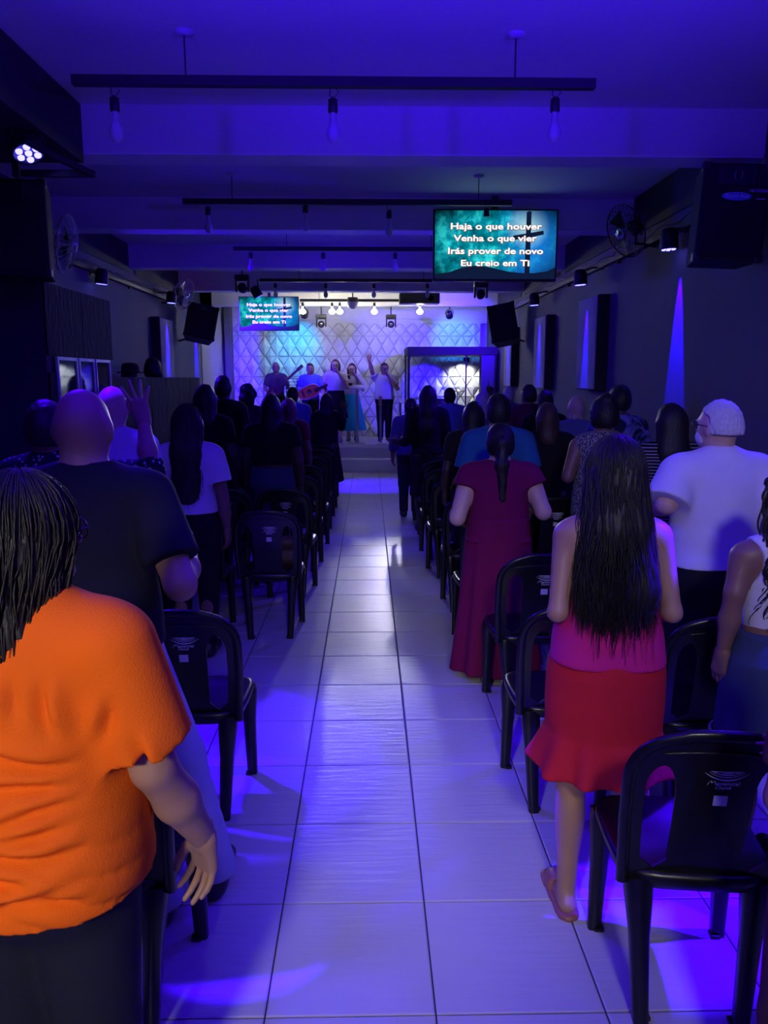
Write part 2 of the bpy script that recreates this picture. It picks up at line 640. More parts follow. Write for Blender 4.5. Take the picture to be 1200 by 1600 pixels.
# stage
M_stage = mat('stage_tile', (0.55, 0.53, 0.52), 0.28, var=0.06, scale=4)
st = tag(MB().box(((XR + XL) / 2, 15.2, .235), (XR - XL, 2.2, .47)).build('stage_platform', M_white), kind='structure')
for i in range(11):
    for j in range(4):
        MB().box((XL + .2455 + i * .491, 14.09 + .275 + j * .55, .475), (.487, .546, .012), bev=.003).build('tile', M_stage, st)
tag(MB().box((-.0, 13.97, .12), (3.2, .26, .24), bev=.012).build('stage_step', M_white), kind='structure')
MB().box(((XR + XL) / 2, 14.075, .445), (XR - XL, .03, .05), bev=.008).build('nosing', M_pale, st)

# diamond relief panels on the stage wall
M_relief = mat('relief_panel', (0.66, 0.66, 0.67), 0.55, var=0.03, scale=3)
PW, PH = 0.252, 0.41


def relief_mesh():
    mb = MB()
    for i in range(2):
        x0 = i * PW
        g = .008
        e = .013
        xm, zm = x0 + PW / 2, PH / 2
        # raised diamond: pyramid with a small flat lozenge on top, a lip between diamonds
        D_ = [(xm, e, PH - e), (x0 + PW - g, e, zm), (xm, e, e), (x0 + g, e, zm)]
        T = [(xm, -.055, zm + .07), (xm + .035, -.055, zm), (xm, -.055, zm - .07), (xm - .035, -.055, zm)]
        D_ = [(x, -.030, z) for x, y, z in D_]
        vs = D_ + T
        mb.add(vs, [(0, 4, 5, 1), (1, 5, 6, 2), (2, 6, 7, 3), (3, 7, 4, 0), (4, 7, 6, 5)])
        B = [(x, .004, z) for x, y, z in D_]
        mb.add(D_ + B, [(0, 1, 5, 4), (1, 2, 6, 5), (2, 3, 7, 6), (3, 0, 4, 7)])
        # corner triangles rising towards the panel joint
        for sx in (0, 1):
            for sz in (0, 1):
                cx, cz = x0 + sx * PW, sz * PH
                dx, dz = (1, -1)[sx], (1, -1)[sz]
                a = (cx, -.045, cz + dz * .010)
                b = (cx + dx * (PW / 2 - .028), -.026, cz + dz * .010)
                c = (cx, -.026, cz + dz * (PH / 2 - .046))
                mb.add([a, b, c, (cx, .004, cz + dz * .010), (cx + dx * (PW / 2 - .022), .004, cz + dz * .010), (cx, .004, cz + dz * (PH / 2 - .036))],
                       [(0, 1, 2), (0, 3, 4, 1), (1, 4, 5, 2), (2, 5, 3, 0)])
    me = mb.mesh('relief_tile')
    me.materials.append(M_relief)
    return me


rme = relief_mesh()
pan = tag(MB().box((-.23, 16.20, 1.64), (5.06, .108, 2.32)).build('wall_panel', mat('groove_shade_grey', (.46, .46, .48), .8)), kind='structure')  # backing greyed so the groove shade sits in its colour
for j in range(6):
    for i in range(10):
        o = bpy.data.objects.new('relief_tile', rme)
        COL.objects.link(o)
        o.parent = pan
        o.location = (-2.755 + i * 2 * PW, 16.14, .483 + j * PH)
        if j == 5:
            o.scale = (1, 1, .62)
# pilaster at the far left corner of the stage, wall ledge above the panels
tag(MB().box((-2.82, 15.95, 1.9), (.12, .3, 2.84), bev=.006).build('pilaster', M_wall), kind='structure')
tag(MB().box((-.2, 16.2, 2.80), (5.2, .16, .035), bev=.006).box((-.2, 16.27, 2.9), (5.2, .03, .03)).build('ledge', M_white), kind='structure')

# protruding acoustic panels with a blue stripe lit from above
M_acou = mat('acoustic_panel', (0.30, 0.29, 0.31), 0.8, var=0.08, scale=6, bump=0.2, bscale=150)
for n, (x, y0, y1, z0, z1, lab) in enumerate([
        (1, 8.0, 8.72, 1.56, 2.52, 'projecting grey wall panel nearest the wall loudspeaker on the window-less wall'),
        (1, 10.3, 11.0, 1.54, 2.5, 'projecting grey wall panel, middle one of three along the same wall'),
        (1, 12.75, 13.4, 1.54, 2.5, 'projecting grey wall panel behind the tilted hanging loudspeaker near the glass booth'),
        (-1, 10.75, 11.45, 1.5, 2.5, 'projecting dark-edged wall panel above the sound booth')]):
    xw = XR if x > 0 else XL
    t = empty('wall_panel_box', (xw, (y0 + y1) / 2, z0))
    MB().box((-x * .06, 0, (z1 - z0) / 2), (.12, y1 - y0, z1 - z0), bev=.006).build('panel_core', M_dark, t)
    MB().box((-x * .124, .0, (z1 - z0) / 2), (.012, y1 - y0 - .02, z1 - z0 - .02), bev=.004).build('panel_face', M_acou, t)
    tag(t, lab, 'wall panel', 'projecting wall panels')

# ------------------------------------------------------------------ plastic chair
M_plast = mat('black_plastic', (0.006, 0.006, 0.007), 0.30, spec=0.5, var=0.15, scale=30, bump=0.03, bscale=400)
M_print = mat('white_print', (0.85, 0.85, 0.86), 0.6, var=0.05)
M_stick = mat('white_sticker', (0.62, 0.62, 0.65), 0.5, var=0.25, scale=180)


def back_y(x, z):
    t = (z - .42) / .43
    return -.165 - .075 * t - .022 * (1 - min(1, (x / .2) ** 2)) * min(1, max(0, t * 2))


def xo_(z):
    b = .193 + .010 * min(1, (z - .42) / .2)
    if z > .70:
        u = min(1, (z - .70) / .15)
        b *= (1 - u ** 2.6) ** (1 / 2.6)
    return b


def backrest_mesh():
    zs = [.40, .43, .445] + [.445 + i * .0295 for i in range(1, 9)] + [.70, .715, .73, .742, .752, .758, .7615, .775, .79, .805, .82, .832, .84]
    H0, H1 = .445, .7615
    mb = MB()
    for side in (0, 1):
        off = .007 * side
        rows = []
        for z in zs:
            xo = xo_(z)
            xi = max(xo - .040, 0.0)
            xs = .088 + .006 * (z - .445) / .3
            if z <= H0 or z >= H1:
                xc = min((xi + xs) / 2, xo * .7)
                xi = xs = xc
            else:
                u = max(0, (z - .69) / (H1 - .69))
                xc, hg = (xi + xs) / 2, max(0, (xi - xs) / 2) * math.sqrt(max(0, 1 - u * u))
                xi, xs = xc + hg, xc - hg
            row = [-xo, -(xo + xi) / 2, -xi] + [-xs + 2 * xs * k / 8 for k in range(9)] + [xi, (xo + xi) / 2, xo]
            rows.append([(x, back_y(x, z) + off, z) for x in row])
        n = len(rows[0])
        vs = [p for r in rows for p in r]
        fs = []
        for i in range(len(rows) - 1):
            for j in range(n - 1):
                if j in (2, 11):
                    continue
                q = (i * n + j, i * n + j + 1, (i + 1) * n + j + 1, (i + 1) * n + j)
                fs.append(q if side == 0 else q[::-1])
        mb.add(vs, fs, True)
        # opening edges and lower edge
        if side == 0:
            front = rows
        else:
            for j in (2, 3, 11, 12):
                a = [r[j] for r in front]; b = [r[j] for r in rows]
                mb.add(a + b, [(k, k + 1, k + 1 + len(a), k + len(a)) for k in range(len(a) - 1) if H0 - .001 <= a[k][2] and a[k + 1][2] <= H1 + .001])
            a, b = front[0], rows[0]
            mb.add(a + b, [(k, k + 1, k + 1 + n, k + n) for k in range(n - 1)])
    # rolled rim round the arch
    path = [(-xo_(z), back_y(xo_(z), z), z) for z in [.40, .45, .52, .60, .68, .72, .75, .775, .795, .812, .825, .835, .843]]
    top = [(-.075, back_y(.075, .849), .849), (-.035, back_y(.035, .852), .852), (0, back_y(0, .853), .853)]
    full = path + top + [(-x, y, z) for x, y, z in (path + top[:-1])[::-1]]
    mb.tube(full, .0165, 8, flat=.75)
    # moulded line under the top edge
    ln = [(x, back_y(x, .795 + .012 * (1 - (x / .13) ** 2)) - .002, .795 + .012 * (1 - (x / .13) ** 2)) for x in [-.13 + .02 * k for k in range(14)]]
    mb.tube(ln, .0028, 5)
    me = mb.mesh('backrest')
    me.materials.append(M_plast)
    return me


def chair_seat():
    mb = MB()
    N = 28

    def ring(sx, sy, z, dish=0.0):
        out = []
        for k in range(N):
            a = 2 * math.pi * k / N
            c, s = math.cos(a), math.sin(a)
            e = 2 / 4.5
            x = sx * math.copysign(abs(c) ** e, c)
            y = sy * math.copysign(abs(s) ** e, s)
            out.append((x * (1 + .05 * y / .2), y + .01, z - dish))
        return out
    rings = [ring(.185, .175, .385), ring(.2, .19, .39), ring(.208, .197, .415), ring(.205, .195, .432), ring(.19, .18, .436), ring(.15, .14, .425), ring(.07, .06, .419), ring(.01, .01, .418)]
    mb.loft(rings, True)
    return mb.mesh('seat')


def leg_mesh(x0, y0, x1, y1, ztop, front):
    """tapered channel leg with a rounded shoulder"""
    mb = MB()
    sx = 1 if x0 > 0 else -1
    sy = 1 if front else -1
    prof = [(ztop, .030, .030), (ztop - .025, .036, .034), (ztop - .07, .034, .032), (.25, .026, .025), (.02, .0205, .020), (0.0, .021, .0205)]
    rings = []
    for z, wx, wy in prof:
        t = 1 - z / ztop
        cx, cy = x0 + (x1 - x0) * t, y0 + (y1 - y0) * t
        ring = []
        for k in range(10):
            a = 2 * math.pi * k / 10 + .3
            c, s = math.cos(a), math.sin(a)
            ring.append((cx + wx * math.copysign(abs(c) ** .55, c), cy + wy * math.copysign(abs(s) ** .55, s), z))
        rings.append(ring)
    mb.loft(rings, True)
    # recessed channel lip on the inner side
    mb.box((x1 - sx * .012, y1 - sy * .012, .006), (.03, .03, .012), bev=.003)
    me = mb.mesh('leg')
    me.materials.append(M_plast)
    return me


def chair_print():
    """emblem, wordmark and sticker on the splat"""
    mb = MB()

    def put(vs, fs, cx, cz):
        mb.add([(cx + x, back_y(cx + x, cz + y) - .0025, cz + y) for x, y in [(v[0], v[1]) for v in vs]], fs)
    # ripples
    for (w, d, z, th) in [(.052, .020, .752, .0034), (.042, .013, .7535, .0016), (.036, .0085, .7555, .0022), (.014, .002, .7535, .0016)]:
        n = 14
        vs, fs = [], []
        for k in range(n + 1):
            t = -1 + 2 * k / n
            tt = th * (1 - abs(t) ** 2.0) * .5 + .0003
            y = -d * (1 - t * t) + d * .0
            vs += [(w * t, y - tt), (w * t, y + tt)]
        for k in range(n):
            fs.append((2 * k, 2 * k + 2, 2 * k + 3, 2 * k + 1))
        put(vs, fs, .018, z)
    for (w, z) in [(.041, .7560), (.032, .7545)]:
        put([(-w, -.0004), (w, -.0004), (w * .9, .0009), (-w * .9, .0009)], [(0, 1, 2, 3)], .018, z)
    # stylised twin-arch M
    pts = [(-.011, -.006), (-.008, .001), (-.0045, .0055), (-.002, .0045), (-.001, .001), (.001, .001), (.004, .0055), (.0065, .004), (.0085, -.001), (.0105, -.0065)]
    vs, fs = [], []
    for x, y in pts:
        vs += [(x - .0011, y - .0009), (x + .0011, y + .0009)]
    for k in range(len(pts) - 1):
        fs.append((2 * k, 2 * k + 2, 2 * k + 3, 2 * k + 1))
    put(vs, fs, -.014, .7235)
    v, f = text_mesh('t', 'anancial', .0145, 'LEFT', bold=.0003, spacing=1.15)
    put(v, f, -.0025, .7225)
    v, f = text_mesh('t', 'Church', .0125, 'CENTER', bold=.0002, shear=.35)
    put(v, f, .012, .7105)
    return mb.mesh('printed_emblem')


def make_chair(name='plastic_chair'):
    c = empty(name)
    o = link('backrest', backrest_mesh(), None, c)
    link('printed_emblem', chair_print(), M_print, o)
    mb = MB()
    vs = [(.011 + sx * .0165, back_y(.011, .673 + sz * .0145) - .003, .673 + sz * .0145) for sx, sz in ((-1, -1), (1, -1), (1, 1), (-1, 1))]
    mb.add(vs + [(x, y + .001, z) for x, y, z in vs], [(0, 1, 2, 3), (4, 7, 6, 5), (0, 4, 5, 1), (1, 5, 6, 2), (2, 6, 7, 3), (3, 7, 4, 0)])
    link('sticker', mb.mesh('sticker'), M_stick, o)
    link('seat', chair_seat(), M_plast, c)
    for s in (-1, 1):
        link('leg', leg_mesh(s * .150, -.150, s * .128, -.178, .415, False), None, c)
        link('leg', leg_mesh(s * .178, .160, s * .185, .175, .405, True), None, c)
    return c


ORD = ['first', 'second', 'third', 'fourth', 'fifth', 'sixth', 'seventh', 'eighth', 'ninth', 'tenth', 'eleventh', 'twelfth']
proto = make_chair()
chair_first = [True]


def chair(x, y, rz, label, group):
    if chair_first[0]:
        c = proto
        chair_first[0] = False
    else:
        c = copy_tree(proto)
    c.location = (x, y, 0)
    c.rotation_euler = (0, 0, R(rz))
    tag(c, label, 'chair', group)
    return c


rj = random.Random(11)
LEFT = [[(-.70, 1.93), (-1.20, 1.93)], [(-.69, 2.92), (-1.20, 2.92)], [(-.652, 5.02), (-1.14, 5.02), (-1.6, 5.02)], [(-.64, 5.98), (-1.11, 5.98)], [(-.63, 6.8), (-1.1, 6.8)],
        [(-.62, 7.6), (-1.06, 7.6)], [(-.62, 8.4)], [(-.62, 9.2), (-1.08, 9.2)], [(-.62, 9.85), (-1.08, 9.85)], [(-.64, 10.8)]]
RIGHT = [[(.86, 1.93)], [(.775, 2.95), (1.26, 2.80)], [(.82, 3.78), (1.3, 3.78)], [(.76, 4.74)], [(.74, 5.56), (1.29, 5.50)], [(.72, 6.55), (1.2, 6.55)], [(.70, 7.25), (1.17, 7.25)], [(.74, 8.05)], [(.72, 8.9)]]
for rows, nm in ((LEFT, 'orange-shirt side'), (RIGHT, 'red-skirt side')):
    for i, row in enumerate(rows):
        for k, (x, y) in enumerate(row):
            chair(x + rj.uniform(-.008, .008) * (i > 2), y, (-6 if (x, y) == (.86, 1.93) else rj.uniform(-2.5, 2.5)),
                  f'black plastic chair, {nm}, {ORD[i]} row from the camera, {ORD[k]} from the aisle', f'black plastic chairs on the {nm}')

# ------------------------------------------------------------------ people
SKIN = {
    'fair': mat('skin_fair', (0.52, 0.33, 0.26), 0.5, var=0.06, scale=14, bump=0.05, bscale=120),
    'tan': mat('skin_tan', (0.36, 0.20, 0.135), 0.5, var=0.08, scale=14, bump=0.05, bscale=120),
    'brown': mat('skin_brown', (0.20, 0.105, 0.068), 0.5, var=0.08, scale=14, bump=0.05, bscale=120),
    'deep': mat('skin_deep', (0.075, 0.04, 0.028), 0.5, var=0.08, scale=14, bump=0.05, bscale=120),
}
M_hairb = mat('black_hair', (0.010, 0.008, 0.008), 0.52, spec=0.4, var=0.3, scale=60, bump=0.3, bscale=160)
M_hairbr = mat('brown_hair', (0.055, 0.028, 0.016), 0.55, spec=0.5, var=0.3, scale=60, bump=0.3, bscale=160)
M_hairred = mat('auburn_hair', (0.13, 0.05, 0.03), 0.45, spec=0.5, var=0.3, scale=60, bump=0.3, bscale=160)
M_hairg = mat('grey_hair', (0.50, 0.49, 0.50), 0.6, var=0.3, scale=70, bump=0.5, bscale=200)
M_shoe = mat('black_shoe', (0.012, 0.012, 0.013), 0.35, var=0.2)
M_eye = mat('dark_eye', (0.01, 0.008, 0.008), 0.3)
M_lip = mat('lip', (0.22, 0.05, 0.05), 0.5)
M_dkjean = cloth('dark_denim', (0.014, 0.016, 0.028))
M_blackc = cloth('black', (0.010, 0.010, 0.012))
M_whitec = cloth('white', (0.62, 0.61, 0.63))


for _m in (M_hairb, M_hairbr, M_hairred):
    _nt = _m.node_tree
    _tc = [n for n in _nt.nodes if n.type == 'TEX_COORD'][0]
    _mp = _nt.nodes.new('ShaderNodeMapping')
    _mp.inputs['Scale'].default_value = (1, 1, .06)
    _nt.links.new(_tc.outputs['Object'], _mp.inputs['Vector'])
    for _n in [n for n in _nt.nodes if n.type == 'TEX_NOISE']:
        _nt.links.new(_mp.outputs[0], _n.inputs['Vector'])


def lerp(a, b, t):
    return tuple(a[i] + (b[i] - a[i]) * t for i in range(3))


def vnorm(v):
    v = np.array(v, float)
    return v / max(1e-9, np.linalg.norm(v))


def head_fn(turn, tilt, fat, pivot=(0, -.02, 1.46)):
    ct, st = math.cos(turn), math.sin(turn)
    cp, sp = math.cos(tilt), math.sin(tilt)

    def el(x, y, z, c, r):
        return (np.sqrt(((x - c[0]) / r[0]) ** 2 + ((y - c[1]) / r[1]) ** 2 + ((z - c[2]) / r[2]) ** 2) - 1) * min(r)

    def f(X, Y, Z):
        x0, y0, z0 = X - pivot[0], Y - pivot[1], Z - pivot[2]
        x1, y1 = x0 * ct + y0 * st, -x0 * st + y0 * ct
        y2, z2 = y1 * cp + z0 * sp, -y1 * sp + z0 * cp
        x, y, z = x1 + pivot[0], y2 + pivot[1], z2 + pivot[2]
        d = el(x, y, z, (0, .0, 1.596), (.076 * fat, .096, .103))
        d = smin(d, el(x, y, z, (0, .030, 1.535), (.060 * fat, .066, .068)), .03)
        d = smin(d, el(x, y, z, (0, .088, 1.494), (.022, .018, .018)), .02)
        ax = np.abs(x)
        d = smin(d, el(ax, y, z, (.079 * fat, -.006, 1.572), (.010, .022, .034)), .010)
        d = smin(d, el(x, y, z, (0, .112, 1.560), (.013, .020, .016)), .014)
        d = smin(d, el(x, y, z, (0, .098, 1.590), (.009, .014, .030)), .014)
        d = smin(d, el(ax, y, z, (.030, .086, 1.607), (.028, .012, .008)), .014)
        e = el(ax, y, z, (.030, .098, 1.588), (.018, .014, .011))
        d = np.maximum(d, -e + .002)
        d = smin(d, el(x, y, z, (0, .093, 1.524), (.024, .012, .009)), .008)
        return d
    return f


def turn_pts(v, turn, tilt, pivot=(0, -.02, 1.46)):
    """inverse of head_fn's mapping: head frame -> body frame"""
    v = np.asarray(v, float) - np.array(pivot)
    cp, sp = math.cos(tilt), math.sin(tilt)
    y, z = v[:, 1] * cp - v[:, 2] * sp, v[:, 1] * sp + v[:, 2] * cp
    ct, st = math.cos(turn), math.sin(turn)
    x, y = v[:, 0] * ct - y * st, v[:, 0] * st + y * ct
    return np.stack([x, y, z], 1) + np.array(pivot)


def hand_mesh(wrist, d, n, thumb_side, curl=0.35, res=.006, spreadf=0.10, point=False, size=1.0):
    """palm with five separate fingers; d along the hand, n out of the palm, thumb on thumb_side * (d x n)"""
    d = vnorm(d); n = np.array(n, float); n = vnorm(n - d * (n @ d))
    u = np.cross(d, n) * thumb_side
    wr = np.array(wrist, float)
    F = Field(res)
    z_ = size

    def P(a, b, c):
        return wr + (d * a + u * b + n * c) * z_
    bases = [(.086, .030), (.092, .010), (.088, -.010), (.078, -.028)]
    lens = [(.040, .024, .020), (.044, .028, .022), (.041, .026, .021), (.032, .019, .018)]
    for i, ((a, b), ln) in enumerate(zip(bases, lens)):
        F.rc(P(.0, b * .55, 0), P(a, b, 0), .019 * z_, .0125 * z_, k=.014)
        p = P(a, b, 0)
        dirv = vnorm(d + u * (b / .03) * spreadf)
        ang = 0
        for j, L in enumerate(ln):
            c_ = curl * (1.0, .9, .7)[j] * (1 + .12 * i)
            if point and i > 0:
                c_ = 1.35
            if point and i == 0:
                c_ = .05
            ang += c_
            dj = dirv * math.cos(ang) + n * math.sin(ang)
            q = p + dj * L * z_
            F.rc(p, q, (.0092, .0086, .0078)[j] * z_, (.0086, .0078, .0066)[j] * z_, k=.003)
            p = q
    # thumb leaves the side of the palm near its base
    t0 = P(.020, .020, .004); t1 = P(.048, .044, .014); t2 = P(.080, .054, .020 + .03 * curl); t3 = P(.104, .054, .024 + .05 * curl)
    F.rc(t0, t1, .017 * z_, .0125 * z_, k=.01).rc(t1, t2, .0115 * z_, .0100 * z_, k=.004).rc(t2, t3, .0098 * z_, .0080 * z_, k=.004)
    F.rc(P(-.03, 0, 0), P(.01, 0, 0), .025 * z_, .024 * z_, flat=1, k=.015)
    return F.mesh()


def join_np(parts):
    vs, qs, n = [], [], 0
    for v, q in parts:
        if len(v) == 0:
            continue
        vs.append(v); qs.append(q + n); n += len(v)
    return np.concatenate(vs), np.concatenate(qs)


def strands(n, az, zend, seed, out=0.006, r=.0022, wavy=.006, narrow=.85, back=.02, K=15, curl=0.0, head=(.085, .105, .112), hc=(0, 0, 1.596), zvar=.06, part=0.0):
    rr = random.Random(seed)
    vs, fs = [], []
    for i in range(n):
        ph = rr.uniform(az[0], az[1])
        o = out * rr.uniform(-.6, 1.2)
        a, b, c = head[0] + o, head[1] + o, head[2] + o
        ze = zend + rr.uniform(-zvar, zvar) * (1 if rr.random() < .8 else 2.2)
        w1, w2, w3 = rr.uniform(0, 6.28), rr.uniform(0, 6.28), rr.uniform(2, 5)
        pts = []
        ph0 = ph * .6 if abs(ph) < 2 else ph
        for k in range(K):
            t = k / (K - 1)
            if t < .38:
                th = (.12 + (t / .38) * 1.45)
                sx, sy = math.sin(ph), -math.cos(ph)
                p = [hc[0] + part * (1 - t / .38) + a * math.sin(th) * sx, hc[1] + b * math.sin(th) * sy, hc[2] + c * math.cos(th)]
            else:
                u = (t - .38) / .62
                sx, sy = math.sin(ph), -math.cos(ph)
                z1 = hc[2] + c * math.cos(1.57)
                nf = 1 + (narrow - 1) * u
                p = [hc[0] + a * sx * nf, hc[1] + b * sy * (1 - .25 * u) - back * math.sin(u * 1.6), z1 + (ze - z1) * u]
            wv = wavy * t
            p[0] += wv * math.sin(w3 * t * 3 + w1) + curl * t * math.sin(26 * t + w1)
            p[1] += wv * math.sin(w3 * t * 3.3 + w2) + curl * t * math.cos(26 * t + w1)
            pts.append(p)
        base = len(vs)
        for k, p in enumerate(pts):
            q = r * (1 - .75 * max(0, (k / (K - 1) - .7) / .3))
            tx, ty = math.cos(ph), math.sin(ph)
            ox, oy = math.sin(ph), -math.cos(ph)
            vs += [(p[0] + tx * q * 1.6, p[1] + ty * q * 1.6, p[2]), (p[0] - tx * q * 1.6, p[1] - ty * q * 1.6, p[2]), (p[0] + ox * q, p[1] + oy * q, p[2])]
            if k:
                m = base + 3 * (k - 1)
                for e in range(3):
                    g = (e + 1) % 3
                    fs.append((m + e, m + g, m + 3 + g, m + 3 + e))
    return np.array(vs), np.array(fs)


def person(label, pos, H=1.6, rot=0, w=1.0, skin='brown', top=None, bottom=None, hair=None, shoes=None, ar=None, al=None, z0=0.0, turn=0, tilt=0,
           res=.012, hip=1.0, waist=1.0, dep=1.0, face=False, feet=None, fat=1.0, lw=1.0, group=None, neck=.053, chest=1.0, extra=None, handres=None, pr=None, pl=None, seed=1, armw=1.0):
    s = H / 1.7
    rz = R(rot)
    ca, sa = math.cos(rz), math.sin(rz)
    turn, tilt = R(turn), R(tilt)
    handres = handres or max(.005, res * .6)

    def tl(p):
        x, y, z = p[0] - pos[0], p[1] - pos[1], p[2] - z0
        return ((x * ca + y * sa) / s, (-x * sa + y * ca) / s, z / s)
    sh = {sd: (sd * .172 * w ** .7, -.01, 1.372) for sd in (-1, 1)}
    arms = {}
    for sd, a in ((1, ar), (-1, al)):
        if a is None:
            e = (sd * (.172 * w ** .7 + .055 + .03 * (w - 1)), -.035, 1.10)
            arms[sd] = [sh[sd], e, (sd * (.172 * w ** .7 + .06 + .03 * (w - 1)), .045, .865), None]
        else:
            if a[0] == 'L':
                q = [tuple(p) for p in a[1:]]
            else:
                q = [tl(p) for p in a]
            arms[sd] = [sh[sd], q[0], q[1], q[2] if len(q) > 2 else None]
    ft = feet or {}

    def legpts(sd):
        dx, dy = ft.get(sd, (0, 0))
        return [(sd * .088, -.005, .88), (sd * .088 + dx * .55, .012 + dy * .6, .485), (sd * .086 + dx, -.02 + dy, .08)]

    def torso(F, off=0.0, lower=True, upper=True):
        w_ = w
        if upper:
            F.rc((-.128 * w ** .7, -.012, 1.375), (.128 * w ** .7, -.012, 1.375), .060 + off, .060 + off, k=.05)
            for sd in (-1, 1):
                F.rc((0, -.018, 1.45), (sd * .12 * w ** .7, -.014, 1.39), .045 + off * .7, .045 + off, k=.04)
            F.rc((0, -.005, 1.27), (0, -.005, 1.17), .155 * w_ * chest + off, .145 * w_ * waist + off, flat=.70 * dep, k=.06)
        F.rc((0, -.002, 1.17), (0, -.0, 1.03), .142 * w_ * waist + off, .138 * w_ * waist + off, flat=.74 * dep, k=.06)
        if lower:
            F.rc((0, -.004, 1.03), (0, -.008, .93), .142 * w_ * (waist + hip) / 2 + off, .158 * w_ * hip + off, flat=.74 * dep, k=.06)
            for sd in (-1, 1):
                F.el((sd * .075 * hip, -.07 * dep, .915), (.085 * w_ * hip + off, .072 + off, .092 + off), k=.05)

    def arm(F, sd, off=0.0, upto=2.0, cut=True, loose=0.0):
        S, E, Wp, _ = arms[sd]
        a = armw * (1 + .35 * (w - 1))
        if upto <= 1:
            e = lerp(S, E, upto)
            dv = vnorm(np.array(E) - np.array(S))
            F.rc(S, lerp(S, E, min(1, upto + .1)), .055 * a + off, (.055 + (.042 - .055) * upto) * a + off + loose, k=.035, cut=(e, dv) if cut else None)
        else:
            F.rc(S, E, .055 * a + off, .041 * a + off + loose * .6, k=.035)
            f = upto - 1
            e = lerp(E, Wp, f)
            dv = vnorm(np.array(Wp) - np.array(E))
            q1 = lerp(E, Wp, min(.45, f))
            F.rc(E, q1, .040 * a + off + loose * .6, .042 * a + off + loose * .7, k=.02, cut=None if f > .45 else (e, dv))
            if f > .45:
                F.rc(q1, lerp(E, Wp, min(1, f + .05)), .042 * a + off + loose * .7, (.042 + (.026 - .042) * (f - .45) / .55) * a + off + loose, k=.02, cut=(e, dv) if (cut and f < .99) else None)

    def leg(F, sd, off=0.0, loose=0.0):
        h_, k_, a_ = legpts(sd)
        F.rc(h_, k_, .092 * lw + off, .060 * lw + off + loose, k=.03)
        F.rc(k_, a_, .056 * lw + off + loose, .036 * lw + off + loose * 1.6, k=.02)
        if off == 0:
            F.el((lerp(k_, a_, .32)[0], lerp(k_, a_, .32)[1] - .020, .345), (.048 * lw, .046 * lw, .105), k=.03)

    # ---- body: one continuous surface
    F = Field(res)
    torso(F)
    for sd in (-1, 1):
        arm(F, sd)
        leg(F, sd)
        h_, k_, a_ = legpts(sd)
        F.rc((a_[0], a_[1] - .03, .034), (a_[0] + sd * .02, a_[1] + .155, .022), .034, .027, k=.03)
    F.rc((0, -.022, 1.41), (0, -.005, 1.53), neck * w ** .4 + .004, neck, k=.03)
    F.fn(head_fn(turn, tilt, fat), (-.14, -.16, 1.40), (.14, .16, 1.76), k=.03)
    F.post.append(lambda D, X, Y, Z: np.maximum(D, .002 - Z))
    parts = [F.mesh()]
    parts[0] = (smooth_verts(parts[0][0], parts[0][1], 1, .4), parts[0][1])
    for sd, opt in ((1, pr), (-1, pl)):
        S, E, Wp, tip = arms[sd]
        opt = opt or {}
        dv = np.array(tip) - np.array(Wp) if tip is not None else np.array(Wp) - np.array(E)
        nrm = opt.get('n', (-sd * .9, .3, 0))
        parts.append(hand_mesh(Wp, dv, nrm, opt.get('thumb', sd), opt.get('curl', .32), res=handres, spreadf=opt.get('spread', .1), point=opt.get('point', False), size=opt.get('size', 1.0)))
    v, q = join_np(parts)
    body = link('person', np_mesh('person', v * s, q), SKIN[skin])
    body.location = (pos[0], pos[1], z0)
    body.rotation_euler = (0, 0, rz)
    tag(body, label, 'person', group)

    def child(name, vq, m, parent=body, sm=1):
        v_, q_ = vq
        if sm:
            v_ = smooth_verts(v_, q_, sm, .4)
        return link(name, np_mesh(name, v_ * s, q_), m, parent)

    # ---- clothes
    if top:
        off = top.get('off', .014)
        F = Field(top.get('res', res))
        torso(F, off, lower=top.get('hem', .92) < 1.0)
        if top.get('sleeve', .5) > 0:
            for sd in (-1, 1):
                arm(F, sd, off + top.get('sl', 0), top.get('sleeve', .5), loose=top.get('loose', .006))
        if top.get('tail'):
            F.rc((0, -.01, 1.0), (0, -.01, top['hem'] - .05), .162 * w * hip + off + top.get('tailr', 0), .166 * w * hip + off + top.get('tailr', 0), flat=.78 * dep, k=.05)
        hem, g = top.get('hem', .92), wob(seed + 3, 14)
        F.post.append(crease(top.get('seed', seed), top.get('fold', .004), fx=top.get('fx', 5), fz=top.get('fz', 60), zbot=hem, ztop=top.get('ztop', 1.4), mn=top.get('mn', .35)))
        if top.get('lines'):
            F.post.append(fold_lines(top['lines']))
        nr, nz, ny = top.get('neck', .078), top.get('neckz', 1.50), top.get('necky', .01)
        cutz = top.get('cutz')

        def post(D, X, Y, Z, hem=hem, g=g, nr=nr, nz=nz, ny=ny, cutz=cutz):
            D = np.maximum(D, hem + .006 * g(X, Y, Z * 0) - Z)
            D = np.maximum(D, -(np.sqrt(X ** 2 + (Y - ny) ** 2 + ((Z - nz) * .9) ** 2) - nr))
            if cutz is not None:
                D = np.maximum(D, Z - (cutz + .02 * Y * 2))
            ta = top.get('tank')
            if ta is not None:
                D = np.maximum(D, -(np.sqrt((np.abs(X) - ta[0]) ** 2 + ((Z - ta[1]) * .75) ** 2) - ta[2]))
            return D
        F.post.append(post)
        tp = child(top.get('name', 'shirt'), F.mesh(), top['m'])
        if top.get('stitch'):
            pass
